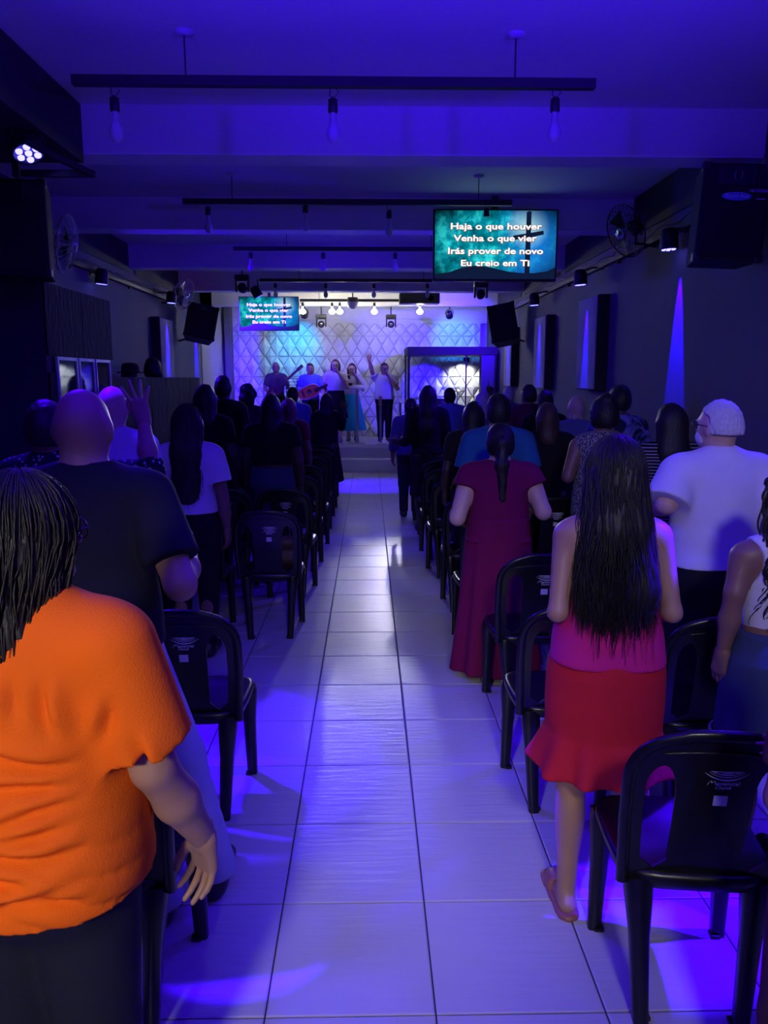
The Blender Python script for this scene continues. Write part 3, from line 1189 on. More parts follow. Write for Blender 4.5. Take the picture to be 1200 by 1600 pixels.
    if bottom:
        off = bottom.get('off', .013)
        F = Field(bottom.get('res', res))
        wz = bottom.get('waist', 1.03)
        hem = bottom.get('hem', .07)
        if bottom['kind'] == 'trousers':
            torso(F, off, upper=False)
            for sd in (-1, 1):
                leg(F, sd, off, bottom.get('loose', .008))
            F.post.append(crease(seed + 8, bottom.get('fold', .004), fx=3, fz=26, ztop=1.0, zbot=.1))
        else:
            r0 = bottom.get('r0', .15 * w * (waist + hip) / 2 + off)
            prof = bottom.get('prof') or [(wz, r0), (.93, .166 * w * hip + off), (hem, bottom.get('r1', .24))]
            prof = sorted(prof)
            pz = np.array([p[0] for p in prof]); prr = np.array([p[1] for p in prof])
            fl_, wv, nn = bottom.get('flat', .78), bottom.get('wave', .012), bottom.get('n', 9)
            yo = bottom.get('yo', -.01)
            wst = bottom.get('wstart', .85)

            def fn(X, Y, Z):
                ang = np.arctan2((Y - yo) / fl_, X)
                r = np.interp(Z, pz, prr)
                u = np.clip((wst - Z) / max(.01, wst - hem), 0, 1)
                r = r + wv * u * np.sin(nn * ang + 1.3 * np.sin(3 * ang + seed))
                return (np.sqrt(X ** 2 + ((Y - yo) / fl_) ** 2) - r) * .8
            rm = max(prr) + wv + .02
            F.fn(fn, (-rm, -rm, hem - .02), (rm, rm, wz + .03))
        g = wob(seed + 13, 9)
        F.post.append(lambda D, X, Y, Z: np.maximum(np.maximum(D, Z - wz), hem + bottom.get('hw', .004) * g(X, Y, Z * 0) - Z))
        child(bottom.get('name', 'trousers' if bottom['kind'] == 'trousers' else 'skirt'), F.mesh(), bottom['m'])
        if bottom.get('belt'):
            F = Field(min(res, .010))
            torso(F, off + .006, upper=False)
            F.post.append(lambda D, X, Y, Z: np.maximum(np.maximum(D, Z - wz - .004), wz - .036 - Z))
            child('belt', F.mesh(), M_shoe)
    # ---- shoes
    if shoes:
        for sd in (-1, 1):
            h_, k_, a_ = legpts(sd)
            F = Field(min(res, .011))
            if shoes.get('kind') == 'slide':
                F.rc((a_[0], a_[1] - .045, .012), (a_[0] + sd * .022, a_[1] + .16, .012), .042, .046, k=.01)
                F.post.append(lambda D, X, Y, Z: np.maximum(np.maximum(D, Z - .020), .001 - Z))
                so = child('shoe', F.mesh(), shoes['m'], sm=0)
                F = Field(.006)
                F.rc((a_[0] + sd * .012, a_[1] + .075, .03), (a_[0] + sd * .018, a_[1] + .135, .026), .043, .041, k=.01, cut=[((0, a_[1] + .065, 0), (0, -1, 0)), ((0, a_[1] + .14, 0), (0, 1, 0))])
                F.post.append(lambda D, X, Y, Z: np.maximum(D, .005 - Z))
                child('strap', F.mesh(), shoes['m'], so)
            else:
                F.rc((a_[0], a_[1] - .03, .04), (a_[0] + sd * .02, a_[1] + .165, .030), .046, .038, k=.03)
                F.rc((a_[0], a_[1] - .01, .05), (a_[0], a_[1] - .01, .08), .045, .046, k=.03)
                F.post.append(lambda D, X, Y, Z: np.maximum(np.maximum(D, .001 - Z), Z - .105))
                child('shoe', F.mesh(), shoes['m'])
    # ---- hair
    if hair:
        hm = hair.get('m', M_hairb)
        kind = hair['kind']
        F = Field(hair.get('res', max(.007, res * .8)))
        t_ = hair.get('t', .010)
        cz = hair.get('nape', 1.505)
        if kind in ('short', 'pony', 'bun', 'curly', 'long', 'fringe'):
            up = .012 if kind != 'curly' else .03
            F.el((0, -.006, 1.598), (.078 * fat + t_, .098 + t_, .105 + t_ * 1.1), k=.02)
            F.el((0, -.045, 1.555), (.064 * fat + t_, .058 + t_, .07 + t_), k=.03)
            fr = hair.get('front', .055)

            def cutp(D, X, Y, Z):
                D = np.maximum(D, cz - Z)
                # keep the face free: remove what is in front of a slanted plane below the hairline
                pl_ = np.minimum((Y - (-.018 + .0 * X)) * .8 + (1.60 - Z) * .25, 1.650 - Z + (Y - fr) * .35)
                D = np.maximum(D, np.minimum(pl_, Y + .01)) if kind != 'long' else np.maximum(D, np.minimum((Y - .035), 1.655 - Z + (Y - .05) * .4))
                return D
        if kind == 'curly':
            g = wob(seed, 70)
            F.el((0, -.01, 1.60), (.088 + t_, .105 + t_, .118 + t_), k=.02)
            F.el((0, -.045, 1.55), (.082 + t_, .07 + t_, .09 + t_), k=.02)
            F.post.append(lambda D, X, Y, Z: D + .016 * g(X, Y, Z))
        if kind in ('long', 'fringe'):
            L = hair.get('len', 1.2)
            hw_ = hair.get('w', .085)
            he = hair.get('we', hw_ * .75)
            bk = hair.get('back', -.085)
            F.rc((0, -.05, 1.57), (0, bk, 1.40), hw_ * .95, hw_, flat=.62, k=.04)
            if L < 1.35:
                F.rc((0, bk, 1.40), (hair.get('dx', 0), bk - .03 * dep, L + he * .6), hw_, he, flat=.48, k=.04)
            for sd in (-1, 1):
                F.rc((sd * .072, -.015, 1.58), (sd * (.078 + .02 * (hw_ - .085) * 10), -.045, max(L, 1.36) + .03), .026, .024, k=.03)
        if kind == 'pony':
            L = hair.get('len', 1.25)
            F.el((0, -.112, 1.60 - .0), (.032, .03, .03), k=.015)
            F.rc((0, -.11, 1.58), (0, -.135, 1.45), .034, .042, k=.03)
            F.rc((0, -.135, 1.45), (.005, -.155, L + .03), .042, .020, k=.02)
        if kind == 'bun':
            F.el(hair.get('bun', (0, -.03, 1.72)), (.045, .045, .04), k=.015)
        if kind != 'curly':
            amp = hair.get('amp', .0032)
            hg = wob(seed + 31, 26)
            F.post.append(lambda D, X, Y, Z: D + amp * np.sin(np.arctan2(X, -Y - .0) * 34 + 5 * np.sin(Z * 14)) + .006 * hg(X, Y, Z * .5))
        if kind in ('short', 'bun'):
            F.post.append(cutp)
        elif kind == 'pony':
            F.post.append(lambda D, X, Y, Z: np.where(Y < -.085, D, cutp(D, X, Y, Z)))
        elif kind in ('long', 'fringe', 'curly'):
            F.post.append(lambda D, X, Y, Z: np.maximum(D, np.minimum((Y - hair.get('fy', .035)), 1.655 - Z + (Y - .05) * .4)))
        vq = F.mesh()
        vq = (turn_pts(vq[0], turn, tilt if kind != 'long' else tilt * .3), vq[1])
        ho = child('hair', vq, hm)
        for st_ in hair.get('strands', []):
            v_, q_ = strands(**st_)
            v_ = turn_pts(v_, turn, tilt * .3)
            link('hair_strands', np_mesh('hair_strands', v_ * s, q_), hm, ho)
    # ---- face
    if face:
        mb = MB()
        for sd in (-1, 1):
            mb.sphere((sd * .030, .087, 1.588), (.012, .008, .0065), 8, 6)
            mb.box((sd * .031, .094, 1.611), (.030, .006, .006))
        vs = turn_pts(np.array([tuple(p) for p in mb.v]), turn, tilt)
        mb.v = [tuple(p * s) for p in vs]
        mb.build('eyes', M_eye, body)
        mb = MB()
        mb.sphere((0, .094, 1.522), (.019, .012, .010 if face != 'sing' else .016), 8, 6)
        vs = turn_pts(np.array([tuple(p) for p in mb.v]), turn, tilt)
        mb.v = [tuple(p * s) for p in vs]
        mb.build('mouth', M_lip if face != 'sing' else M_eye, body)
    body['_s'] = s
    if extra:
        extra(body, s, turn, tilt)
    del body['_s']
    return body

# ------------------------------------------------------------------ the congregation
def tee(cname, col, **k):
    d = dict(m=cloth(cname, col))
    d.update(k)
    return d


def jeans(m=None, **k):
    d = dict(kind='trousers', m=m or M_dkjean)
    d.update(k)
    return d


BLACKSHOES = dict(m=M_shoe)


def glasses(body, s, turn, tilt):
    mb = MB()
    for sd in (-1, 1):
        ring = [(sd * .034 + .027 * math.cos(a), .106 - abs(math.cos(a)) * .002, 1.587 + .021 * math.sin(a)) for a in [2 * math.pi * k / 16 for k in range(17)]]
        mb.tube(ring, .0022, 6, caps=False)
        mb.tube([(sd * .060, .104, 1.593), (sd * .084, .06, 1.593), (sd * .087, -.01, 1.585)], .0024, 6)
    mb.tube([(-.008, .108, 1.592), (.008, .108, 1.592)], .002, 6)
    v = turn_pts(np.array([tuple(p) for p in mb.v]), turn, tilt) * s
    mb.v = [tuple(p) for p in v]
    g = mb.build('glasses', mat('glasses_frame', (.05, .03, .04), .25), body)


ORANGE = tee('orange', (0.88, 0.135, 0.004), hem=.865, sleeve=.80, off=.026, fold=.008, fz=110, fx=52, ztop=1.35, mn=.30,
             lines=[(.17, 1.17, -.03, 1.21), (.17, 1.14, -.12, 1.12), (.18, 1.10, -.18, 1.035), (.17, 1.055, .0, 1.05), (.19, 1.02, -.22, .985), (.13, .965, -.17, .955), (.19, .945, -.04, .915), (-.22, 1.09, .02, 1.075),
                    (-.22, .915, .06, .895), (.11, 1.35, .135, 1.22), (.075, 1.36, .07, 1.25), (.23, 1.31, .20, 1.20), (.25, 1.22, .30, 1.12), (-.05, 1.30, -.14, 1.22), (.05, .93, .2, .905)], seed=3, res=.0075, loose=.022, tail=True, neck=.085, name='t_shirt')
person('woman in bright orange t-shirt with long black hair and glasses beside the aisle', (-.615, 1.34), 1.51, -12, w=1.16, skin='tan',
       top=ORANGE, bottom=jeans(M_dkjean, waist=1.02), shoes=BLACKSHOES, res=.0095, hip=1.06, dep=1.12, lw=1.15, handres=.0042,
       hair=dict(kind='long', len=1.29, w=.092, we=.07, back=-.075, fy=.07, res=.007,
                 strands=[dict(n=1500, az=(-2.3, 2.3), zend=1.25, seed=1, r=.0015, wavy=.014, narrow=1.05, back=.06, zvar=.08, out=.012, K=16),
                          dict(n=26, az=(-.3, 1.9), zend=1.16, seed=7, r=.0018, wavy=.022, narrow=1.05, back=.07, zvar=.05, out=.012, K=16)]),
       ar=[(-.395, 1.31, .985), (-.338, 1.43, .765), (-.345, 1.47, .62)], pr=dict(curl=.34, n=(-.45, -1, 0), thumb=1, spread=.22), turn=-24, armw=1.06, extra=glasses, seed=3)

person('bald man in navy t-shirt and pale jeans standing behind the orange shirt', (-.845, 2.30), 1.65, 3, w=1.14, skin='tan',
       top=tee('navy', (0.010, 0.010, 0.020), hem=.90, sleeve=.74, off=.018, fold=.006, seed=5, res=.010, loose=.018, tail=True, neck=.08, name='t_shirt'),
       bottom=jeans(cloth('pale_denim', (0.40, 0.45, 0.52)), loose=.016), shoes=BLACKSHOES, res=.010, lw=1.1, neck=.062, fat=1.06,
       ar=[(-.552, 2.19, 1.085), (-.585, 2.44, 1.13)], al=[(-1.12, 2.22, 1.118), (-1.03, 2.46, 1.14)],
       feet={1: (.25, .02), -1: (.27, -.12)}, seed=5, armw=1.1)

M_pat = cloth('white_flecked_navy', (0.012, 0.012, 0.022))
_nt = M_pat.node_tree
_v = _nt.nodes.new('ShaderNodeTexVoronoi'); _v.inputs['Scale'].default_value = 42
_tc = [n for n in _nt.nodes if n.type == 'TEX_COORD'][0]
_nt.links.new(_tc.outputs['Object'], _v.inputs['Vector'])
_rm = _nt.nodes.new('ShaderNodeMath'); _rm.operation = 'LESS_THAN'; _rm.inputs[1].default_value = .25
_nt.links.new(_v.outputs['Distance'], _rm.inputs[0])
_mx = _nt.nodes.new('ShaderNodeMix'); _mx.data_type = 'RGBA'
_mx.inputs[6].default_value = (0.012, 0.012, 0.022, 1); _mx.inputs[7].default_value = (.42, .42, .45, 1)
_nt.links.new(_rm.outputs[0], _mx.inputs[0])
_nt.links.new(_mx.outputs[2], _nt.nodes['Principled BSDF'].inputs['Base Color'])
person('dark-haired man in white-flecked navy shirt raising one open hand', (-1.36, 3.30), 1.58, 0, w=1.08, skin='tan',
       top=dict(m=M_pat, hem=.9, sleeve=1.25, off=.016, fold=.005, res=.012, loose=.012, name='shirt'), bottom=jeans(M_blackc), shoes=BLACKSHOES,
       ar=[(-.915, 3.22, 1.285), (-.955, 3.30, 1.50), (-.975, 3.30, 1.60)], pr=dict(curl=.10, n=(0, 1, .1), thumb=1, spread=.45, size=1.05), hair=dict(kind='short', t=.012), handres=.005, seed=8)

person('bald man in blue-lit white shirt behind the raised hand', (-1.36, 4.15), 1.64, 0, w=1.05, skin='fair',
       top=tee('blue_lit_white', (0.55, 0.50, 0.62), hem=.9, sleeve=.7, fold=.004, name='shirt'), bottom=jeans(), shoes=BLACKSHOES, res=.014, fat=1.05, seed=9)  # white shirt, the blue light is tinted into its cloth colour

person('woman with waist-length wavy black hair over a white t-shirt', (-1.06, 4.55), 1.52, 0, w=.94, skin='brown',
       top=tee('white_tee', (0.62, 0.60, 0.64), hem=1.0, sleeve=.62, fold=.007, loose=.02, off=.02, res=.010, name='t_shirt', seed=2, tail=True),
       bottom=jeans(M_blackc, belt=True, waist=1.05, loose=.0), shoes=BLACKSHOES, res=.012, hip=1.04, waist=.92,
       hair=dict(kind='long', len=1.10, w=.098, we=.088, back=-.10, amp=.004,
                 strands=[dict(n=260, az=(-1.5, 1.5), zend=1.12, seed=4, r=.003, wavy=.02, narrow=.95, back=.06, zvar=.04, out=.012, curl=.006)]), seed=12)

person('tall dark figure with straight black hair by the sound booth wall', (-1.33, 6.35), 1.62, 0, w=.95, skin='deep', top=dict(m=M_blackc, hem=.9, sleeve=.6), bottom=jeans(), shoes=BLACKSHOES,
       hair=dict(kind='long', len=1.36, w=.088), res=.016, seed=21)
person('man with cropped hair in black beyond the sound booth', (-1.46, 7.85), 1.70, 0, skin='deep', top=dict(m=M_blackc, hem=.9, sleeve=.6), bottom=jeans(), shoes=BLACKSHOES,
       hair=dict(kind='short'), res=.018, seed=22)
person('person with a rounded curly afro in dark clothes', (-1.36, 8.78), 1.60, 0, skin='deep', top=tee('charcoal', (.02, .018, .024), hem=.9, sleeve=1.5), bottom=jeans(), shoes=BLACKSHOES,
       hair=dict(kind='curly', t=.012, nape=1.5), res=.018, seed=23)
person('woman in black top and blue jeans with short black hair, behind aisle chairs', (-.80, 6.38), 1.54, 0, w=1.12, skin='deep',
       top=dict(m=M_blackc, hem=1.0, sleeve=.5, res=.013), bottom=jeans(cloth('blue_denim', (0.05, 0.065, 0.12)), waist=1.06, loose=.014), shoes=BLACKSHOES, hip=1.1,
       hair=dict(kind='long', len=1.42, w=.078), res=.014, seed=24)
person('auburn-haired person in a maroon top next to the blue shirt', (-.83, 8.0), 1.47, 0, w=1.05, skin='brown', top=tee('maroon', (.16, .012, .03), hem=.9, sleeve=.6), bottom=jeans(), shoes=BLACKSHOES,
       hair=dict(kind='long', len=1.4, w=.08, m=M_hairred), res=.017, seed=25)
person('man in bright blue shirt facing the guitarists', (-1.03, 10.62), 1.56, 0, w=1.15, skin='deep', top=tee('bright_blue', (.16, .18, .75), hem=.9, sleeve=1.6, off=.02), bottom=jeans(), shoes=BLACKSHOES,
       hair=dict(kind='short'), res=.018, seed=26)
person('woman in long black dress lifting one arm at the aisle', (-.56, 10.32), 1.47, 0, w=1.02, skin='deep',
       top=dict(m=M_blackc, hem=.95, sleeve=1.5), bottom=dict(kind='skirt', m=M_blackc, hem=.36, r1=.25, wave=.014, n=8, waist=1.05), shoes=BLACKSHOES,
       ar=[(-.37, 10.42, 1.03), (-.335, 10.45, 1.22), (-.325, 10.45, 1.32)], pr=dict(curl=.1, n=(0, 1, 0), spread=.4, size=1.15), hair=dict(kind='long', len=1.38, w=.085), res=.016, seed=27)

# people inside the sound booth
M_hat = cloth('brown_felt', (0.05, 0.022, 0.016))


def cap_hat(body, s, turn, tilt):
    mb = MB()
    prof = [(.13, 1.640), (.135, 1.645), (.128, 1.655), (.094, 1.652), (.092, 1.70), (.078, 1.735), (.03, 1.748), (.005, 1.748)]
    mb.lathe([(r * s, z * s) for r, z in prof], n=24)
    mb.build('hat', M_hat, body)


person('person in a brown brimmed hat inside the sound booth', (-2.64, 8.72), 1.80, 0, skin='deep', top=dict(m=M_blackc, hem=.9, sleeve=.6), bottom=jeans(), shoes=BLACKSHOES, res=.02, extra=cap_hat, hair=dict(kind='short'), seed=31)
person('person with a dark round haircut inside the sound booth', (-2.64, 9.65), 1.91, 0, skin='deep', top=dict(m=M_blackc, hem=.9, sleeve=.6), bottom=jeans(), shoes=BLACKSHOES, res=.02, hair=dict(kind='short', t=.02), seed=32)

# ---- other side of the aisle
M_pink = cloth('magenta_pink', (0.50, 0.012, 0.17))
M_red = cloth('red_knit', (0.46, 0.012, 0.030))
person('woman in pink strapless top and red flared skirt with very long black hair', (.735, 2.27), 1.50, -4, w=.89, skin='tan',
       top=dict(m=M_pink, hem=.935, sleeve=0, off=.016, tail=True, tailr=.018, cutz=1.225, fold=.0035, res=.009, name='top', seed=6), res=.0095, hip=1.08, waist=.98, lw=.96,
       bottom=dict(kind='skirt', m=M_red, waist=.985, hem=.535, prof=[(.985, .178), (.95, .196), (.90, .206), (.78, .208), (.68, .203), (.60, .232), (.535, .262)], wave=.022, n=9, wstart=.72, res=.009, flat=.80, name='skirt', hw=.010),
       shoes=dict(kind='slide', m=mat('rose_leather', (.30, .11, .09), .35)), al=[(.565, 2.21, .99), (.61, 2.40, .93)], ar=[(.910, 2.21, .985), (.88, 2.40, .93)], armw=.82,
       hair=dict(kind='long', len=1.16, w=.098, we=.085, back=-.105, fy=.04, res=.007, dx=.05,
                 strands=[dict(n=1500, az=(-1.75, 1.75), zend=1.12, seed=2, r=.0015, wavy=.016, narrow=1.42, back=.085, zvar=.07, out=.012, K=17),
                          dict(n=60, az=(-1.9, -.6), zend=1.20, seed=9, r=.0017, wavy=.02, narrow=1.5, back=.085, zvar=.06, out=.014, K=17)]), feet={-1: (-.03, -.05), 1: (.09, .10)}, seed=6)

person('woman in floor-length magenta dress with a ponytail', (.725, 4.24), 1.425, -2, w=1.18, skin='fair',
       top=dict(m=cloth('magenta_dress', (0.15, 0.003, 0.05)), hem=.94, sleeve=.30, off=.016, fold=.004, res=.011, loose=.02, name='bodice', neck=.09), hip=1.1, dep=1.1, res=.012,
       bottom=dict(kind='skirt', m=cloth('magenta_dress', (0.15, 0.003, 0.05)), waist=1.10, hem=.05, prof=[(1.10, .205), (.93, .225), (.5, .265), (.05, .315)], wave=.022, n=8, wstart=1.0, flat=.86, res=.013, name='dress_skirt'),
       al=[(.49, 4.18, .92), (.52, 4.38, .93)], ar=[(.965, 4.18, .95), (.93, 4.40, .98)], hair=dict(kind='pony', len=1.20, t=.014), shoes=BLACKSHOES, seed=7, armw=1.2)


def face_mask(body, s, turn, tilt):
    F = Field(.006)
    F.el((0, .045, 1.532), (.066, .066, .050), k=.01)
    F.post.append(lambda D, X, Y, Z: np.maximum(D, .03 - Y))
    v, q = F.mesh()
    v = turn_pts(v, turn, tilt)
    link('face_mask', np_mesh('face_mask', v * s, q), M_whitec, body)
    glasses(body, s, turn, tilt)


person('grey-haired man in white dress shirt and face mask', (1.48, 3.22), 1.59, 3, w=1.14, skin='fair',
       top=dict(m=cloth('white_shirt', (0.60, 0.58, 0.66)), hem=.955, sleeve=.98, off=.024, fold=.007, res=.009, loose=.03, neck=.066, neckz=1.53, name='dress_shirt', seed=4, fz=22),
       bottom=jeans(M_blackc, waist=1.03, belt=True), shoes=BLACKSHOES, res=.011, al=[(1.24, 3.14, 1.165), (1.29, 3.38, 1.11)], ar=[(1.73, 3.14, 1.165), (1.70, 3.38, 1.11)],
       hair=dict(kind='short', m=M_hairg, t=.003, nape=1.548, res=.007), turn=22, extra=face_mask, seed=14, armw=1.1)

M_sden = cloth('washed_denim', (0.035, 0.05, 0.095))


def frayed(body, s, turn, tilt):
    rr = random.Random(5)
    mb = MB()
    for i in range(150):
        a = rr.uniform(0, 6.28)
        r = .232
        x, y = r * math.cos(a), r * .8 * math.sin(a) - .01
        L = rr.uniform(.008, .03) * (1 if rr.random() < .85 else 2.2)
        mb.tube([(x * s, y * s, .632 * s), ((x * 1.03 + rr.uniform(-.006, .006)) * s, y * 1.03 * s, (.625 - L * .5) * s), ((x * 1.01 + rr.uniform(-.01, .01)) * s, y * 1.01 * s, (.622 - L) * s)], .0012, 4)
    mb.build('frayed_hem', mat('cotton_thread', (.45, .45, .50), .9), body)


person('young woman with long dark curls in white tank top and frayed denim skirt', (1.34, 2.40), 1.38, 0, w=.96, skin='brown',
       top=tee('white_tank', (0.58, 0.58, 0.58), hem=1.05, sleeve=0, off=.012, tank=(.205, 1.36, .085), neck=.10, neckz=1.52, fold=.003, res=.009, name='tank_top'),
       bottom=dict(kind='skirt', m=M_sden, waist=1.07, hem=.63, prof=[(1.07, .165), (.95, .206), (.63, .224)], wave=.006, n=7, flat=.82, res=.011, name='denim_skirt'),
       shoes=BLACKSHOES, res=.011, hip=1.08, waist=.9, extra=frayed, al=[(1.175, 2.37, 1.0), (1.165, 2.40, .79)],
       hair=dict(kind='curly', t=.014, nape=1.45, strands=[dict(n=150, az=(-1.6, 1.6), zend=1.22, seed=12, r=.0045, wavy=.012, narrow=1.1, back=.06, zvar=.07, out=.02, K=40, curl=.018)]), seed=15)

person('man in teal-blue t-shirt beyond the magenta dress', (.86, 5.12), 1.57, 0, w=1.16, skin='brown', top=tee('teal_blue', (0.02, 0.12, 0.26), hem=.9, sleeve=.72, loose=.02, off=.02, res=.013, name='t_shirt'), bottom=jeans(), shoes=BLACKSHOES,
       hair=dict(kind='short', t=.009), res=.014, seed=41)
person('woman in dark top with black bobbed hair in front of the teal shirt', (.82, 6.08), 1.49, 0, w=1.05, skin='deep', top=tee('dark_olive', (.02, .018, .014), hem=.9, sleeve=.7), bottom=jeans(), shoes=BLACKSHOES,
       hair=dict(kind='long', len=1.38, w=.092), res=.016, seed=42)
person('woman in black with long straight hair standing at the aisle, hand held out', (.64, 8.45), 1.60, 0, w=1.08, skin='deep', top=dict(m=M_blackc, hem=.92, sleeve=1.7, res=.015), 
       bottom=dict(kind='skirt', m=M_blackc, waist=1.04, hem=.42, prof=[(1.04, .17), (.9, .195), (.42, .20)], wave=.006, n=6), shoes=BLACKSHOES,
       al=[(.42, 8.38, 1.02), (.36, 8.60, .97), (.30, 8.62, .98)], hair=dict(kind='long', len=1.18, w=.105, we=.10), res=.015, seed=43)
person('person with pale shoulders beyond the long-haired woman at the aisle', (.50, 9.35), 1.44, 0, w=1.1, skin='brown', top=tee('slate', (.10, .10, .16), hem=.9, sleeve=1.5), bottom=jeans(), shoes=BLACKSHOES,
       hair=dict(kind='short'), res=.018, seed=44)
person('heavy man in blue-lit shirt before the glass booth', (1.06, 10.15), 1.55, 0, w=1.22, skin='deep', top=tee('mid_blue', (.12, .12, .50), hem=.9, sleeve=.7, off=.02), bottom=jeans(), shoes=BLACKSHOES,
       hair=dict(kind='short'), res=.018, seed=45)
person('person with light grey hair beneath the pointing finger', (1.36, 9.35), 1.50, 0, w=1.0, skin='fair', top=tee('grey_marl', (.12, .12, .14), hem=.9, sleeve=.7), bottom=jeans(), shoes=BLACKSHOES,
       hair=dict(kind='long', len=1.42, w=.078, m=M_hairg), res=.017, seed=46)
person('person pointing one finger upwards', (1.58, 9.95), 1.46, 0, w=1.0, skin='deep', top=tee('dusk', (.04, .03, .05), hem=.9, sleeve=.7), bottom=jeans(), shoes=BLACKSHOES,
       al=[(1.50, 9.85, 1.24), (1.545, 9.85, 1.475), (1.55, 9.85, 1.57)], pl=dict(point=True, n=(0, -1, 0), size=1.15), hair=dict(kind='short'), res=.017, seed=47)
person('grey-cropped man in purple shirt by the far wall', (1.84, 10.2), 1.57, 0, w=1.05, skin='tan', top=tee('purple', (.14, .06, .26), hem=.9, sleeve=.7), bottom=jeans(), shoes=BLACKSHOES,
       hair=dict(kind='short', t=.006, m=M_hairg), res=.017, seed=48)
person('broad man in maroon shirt looking sideways near the wall', (1.81, 8.75), 1.60, 0, w=1.15, skin='brown', top=tee('wine', (.10, .015, .03), hem=.9, sleeve=.7, off=.02), bottom=jeans(), shoes=BLACKSHOES,
       hair=dict(kind='short'), res=.016, turn=30, seed=49)
person('man in black with round dark hair near the wall', (1.81, 7.95), 1.55, 0, w=1.1, skin='deep', top=dict(m=M_blackc, hem=.9, sleeve=.7), bottom=jeans(), shoes=BLACKSHOES,
       hair=dict(kind='short', t=.014), res=.016, seed=50)
person('woman in sleeveless black dress with bent elbow and tied-back hair', (1.36, 5.88), 1.49, 0, w=1.12, skin='tan', top=dict(m=M_blackc, hem=.95, sleeve=.55, loose=.01, res=.013),
       bottom=dict(kind='skirt', m=M_blackc, waist=1.05, hem=.35, r1=.24), shoes=BLACKSHOES, ar=[(1.64, 5.78, 1.10), (1.54, 6.0, 1.12)], hair=dict(kind='long', len=1.40, w=.080, m=M_hairbr), res=.014, seed=51)
person('bald man whose head catches the blue wall light', (1.88, 7.0), 1.52, 0, w=1.0, skin='fair', top=tee('faded_blue', (.10, .10, .3), hem=.9, sleeve=.7), bottom=jeans(), shoes=BLACKSHOES, res=.015, seed=52)

M_sparkle = cloth('grey_sparkle', (0.10, 0.095, 0.11))
_nt = M_sparkle.node_tree
_v = _nt.nodes.new('ShaderNodeTexNoise'); _v.inputs['Scale'].default_value = 130
_nt.links.new([n for n in _nt.nodes if n.type == 'TEX_COORD'][0].outputs['Object'], _v.inputs['Vector'])
_cr = _nt.nodes.new('ShaderNodeValToRGB')
_cr.color_ramp.elements[0].position = .45; _cr.color_ramp.elements[0].color = (.03, .03, .035, 1)
_cr.color_ramp.elements[1].position = .62; _cr.color_ramp.elements[1].color = (.40, .38, .42, 1)
_nt.links.new(_v.outputs['Fac'], _cr.inputs['Fac'])
_nt.links.new(_cr.outputs['Color'], _nt.nodes['Principled BSDF'].inputs['Base Color'])
person('woman in speckled grey vest with dark hair pinned up', (1.50, 4.92), 1.55, 0, w=1.06, skin='brown', top=dict(m=M_sparkle, hem=.86, sleeve=0, off=.02, res=.012, tail=True, name='vest'), bottom=jeans(M_blackc), shoes=BLACKSHOES,
       al=[(1.27, 4.86, 1.06), (1.36, 5.05, 1.09)], hair=dict(kind='bun', t=.022, bun=(0, -.05, 1.70)), res=.013, seed=53)
M_tie = cloth('tie_dye', (0.05, 0.06, 0.3))
_nt = M_tie.node_tree
_v = _nt.nodes.new('ShaderNodeTexNoise'); _v.inputs['Scale'].default_value = 9; _v.inputs['Distortion'].default_value = 1.2
_nt.links.new([n for n in _nt.nodes if n.type == 'TEX_COORD'][0].outputs['Object'], _v.inputs['Vector'])
_cr = _nt.nodes.new('ShaderNodeValToRGB')
_cr.color_ramp.elements[0].position = .42; _cr.color_ramp.elements[0].color = (.012, .012, .05, 1)
_cr.color_ramp.elements[1].position = .60; _cr.color_ramp.elements[1].color = (.16, .16, .5, 1)
_nt.links.new(_v.outputs['Fac'], _cr.inputs['Fac'])
_nt.links.new(_cr.outputs['Color'], _nt.nodes['Principled BSDF'].inputs['Base Color'])
person('tall man in cloudy blue tie-dye shirt', (1.96, 6.05), 1.62, 0, w=1.05, skin='deep', top=dict(m=M_tie, hem=.9, sleeve=.7), bottom=jeans(), shoes=BLACKSHOES, hair=dict(kind='short', t=.014), res=.015, seed=54)
M_strip = cloth('white_striped_black', (0.012, 0.012, 0.016))
_nt = M_strip.node_tree
_w = _nt.nodes.new('ShaderNodeTexWave'); _w.bands_direction = 'Z'; _w.inputs['Scale'].default_value = 17; _w.inputs['Distortion'].default_value = .6; _w.inputs['Detail'].default_value = 1
_nt.links.new([n for n in _nt.nodes if n.type == 'TEX_COORD'][0].outputs['Object'], _w.inputs['Vector'])
_cr = _nt.nodes.new('ShaderNodeValToRGB')
_cr.color_ramp.elements[0].position = .80; _cr.color_ramp.elements[0].color = (.010, .010, .014, 1)
_cr.color_ramp.elements[1].position = .88; _cr.color_ramp.elements[1].color = (.34, .33, .36, 1)
_nt.links.new(_w.outputs['Fac'], _cr.inputs['Fac'])
_nt.links.new(_cr.outputs['Color'], _nt.nodes['Principled BSDF'].inputs['Base Color'])
person('woman in thin-striped dark top with straight dark hair by the wall', (1.76, 4.48), 1.53, 0, w=1.05, skin='brown', top=dict(m=M_strip, hem=.88, sleeve=.8, res=.012, tail=True, name='striped_top'), bottom=jeans(), shoes=BLACKSHOES,
       ar=[(2.02, 4.44, 1.03), (1.92, 4.62, 1.05)], hair=dict(kind='long', len=1.27, w=.098, we=.085), res=.013, seed=55)

# ---- on stage, facing the congregation
ZS = 0.481


def mic_in(p, d):
    def f(body, s, turn, tilt):
        mb = MB()
        a = np.array(p); b = vnorm(d)
        mb.tube([a - b * .10, a + b * .03, a + b * .055], [.010, .014, .017], 10)
        mb.sphere(tuple(a + b * .075), .026, 10, 8)
        o = mb.build('microphone', M_black)
        o.parent = body
        o.matrix_parent_inverse = Matrix.Identity(4)
        o.scale = (s, s, s)
    return f


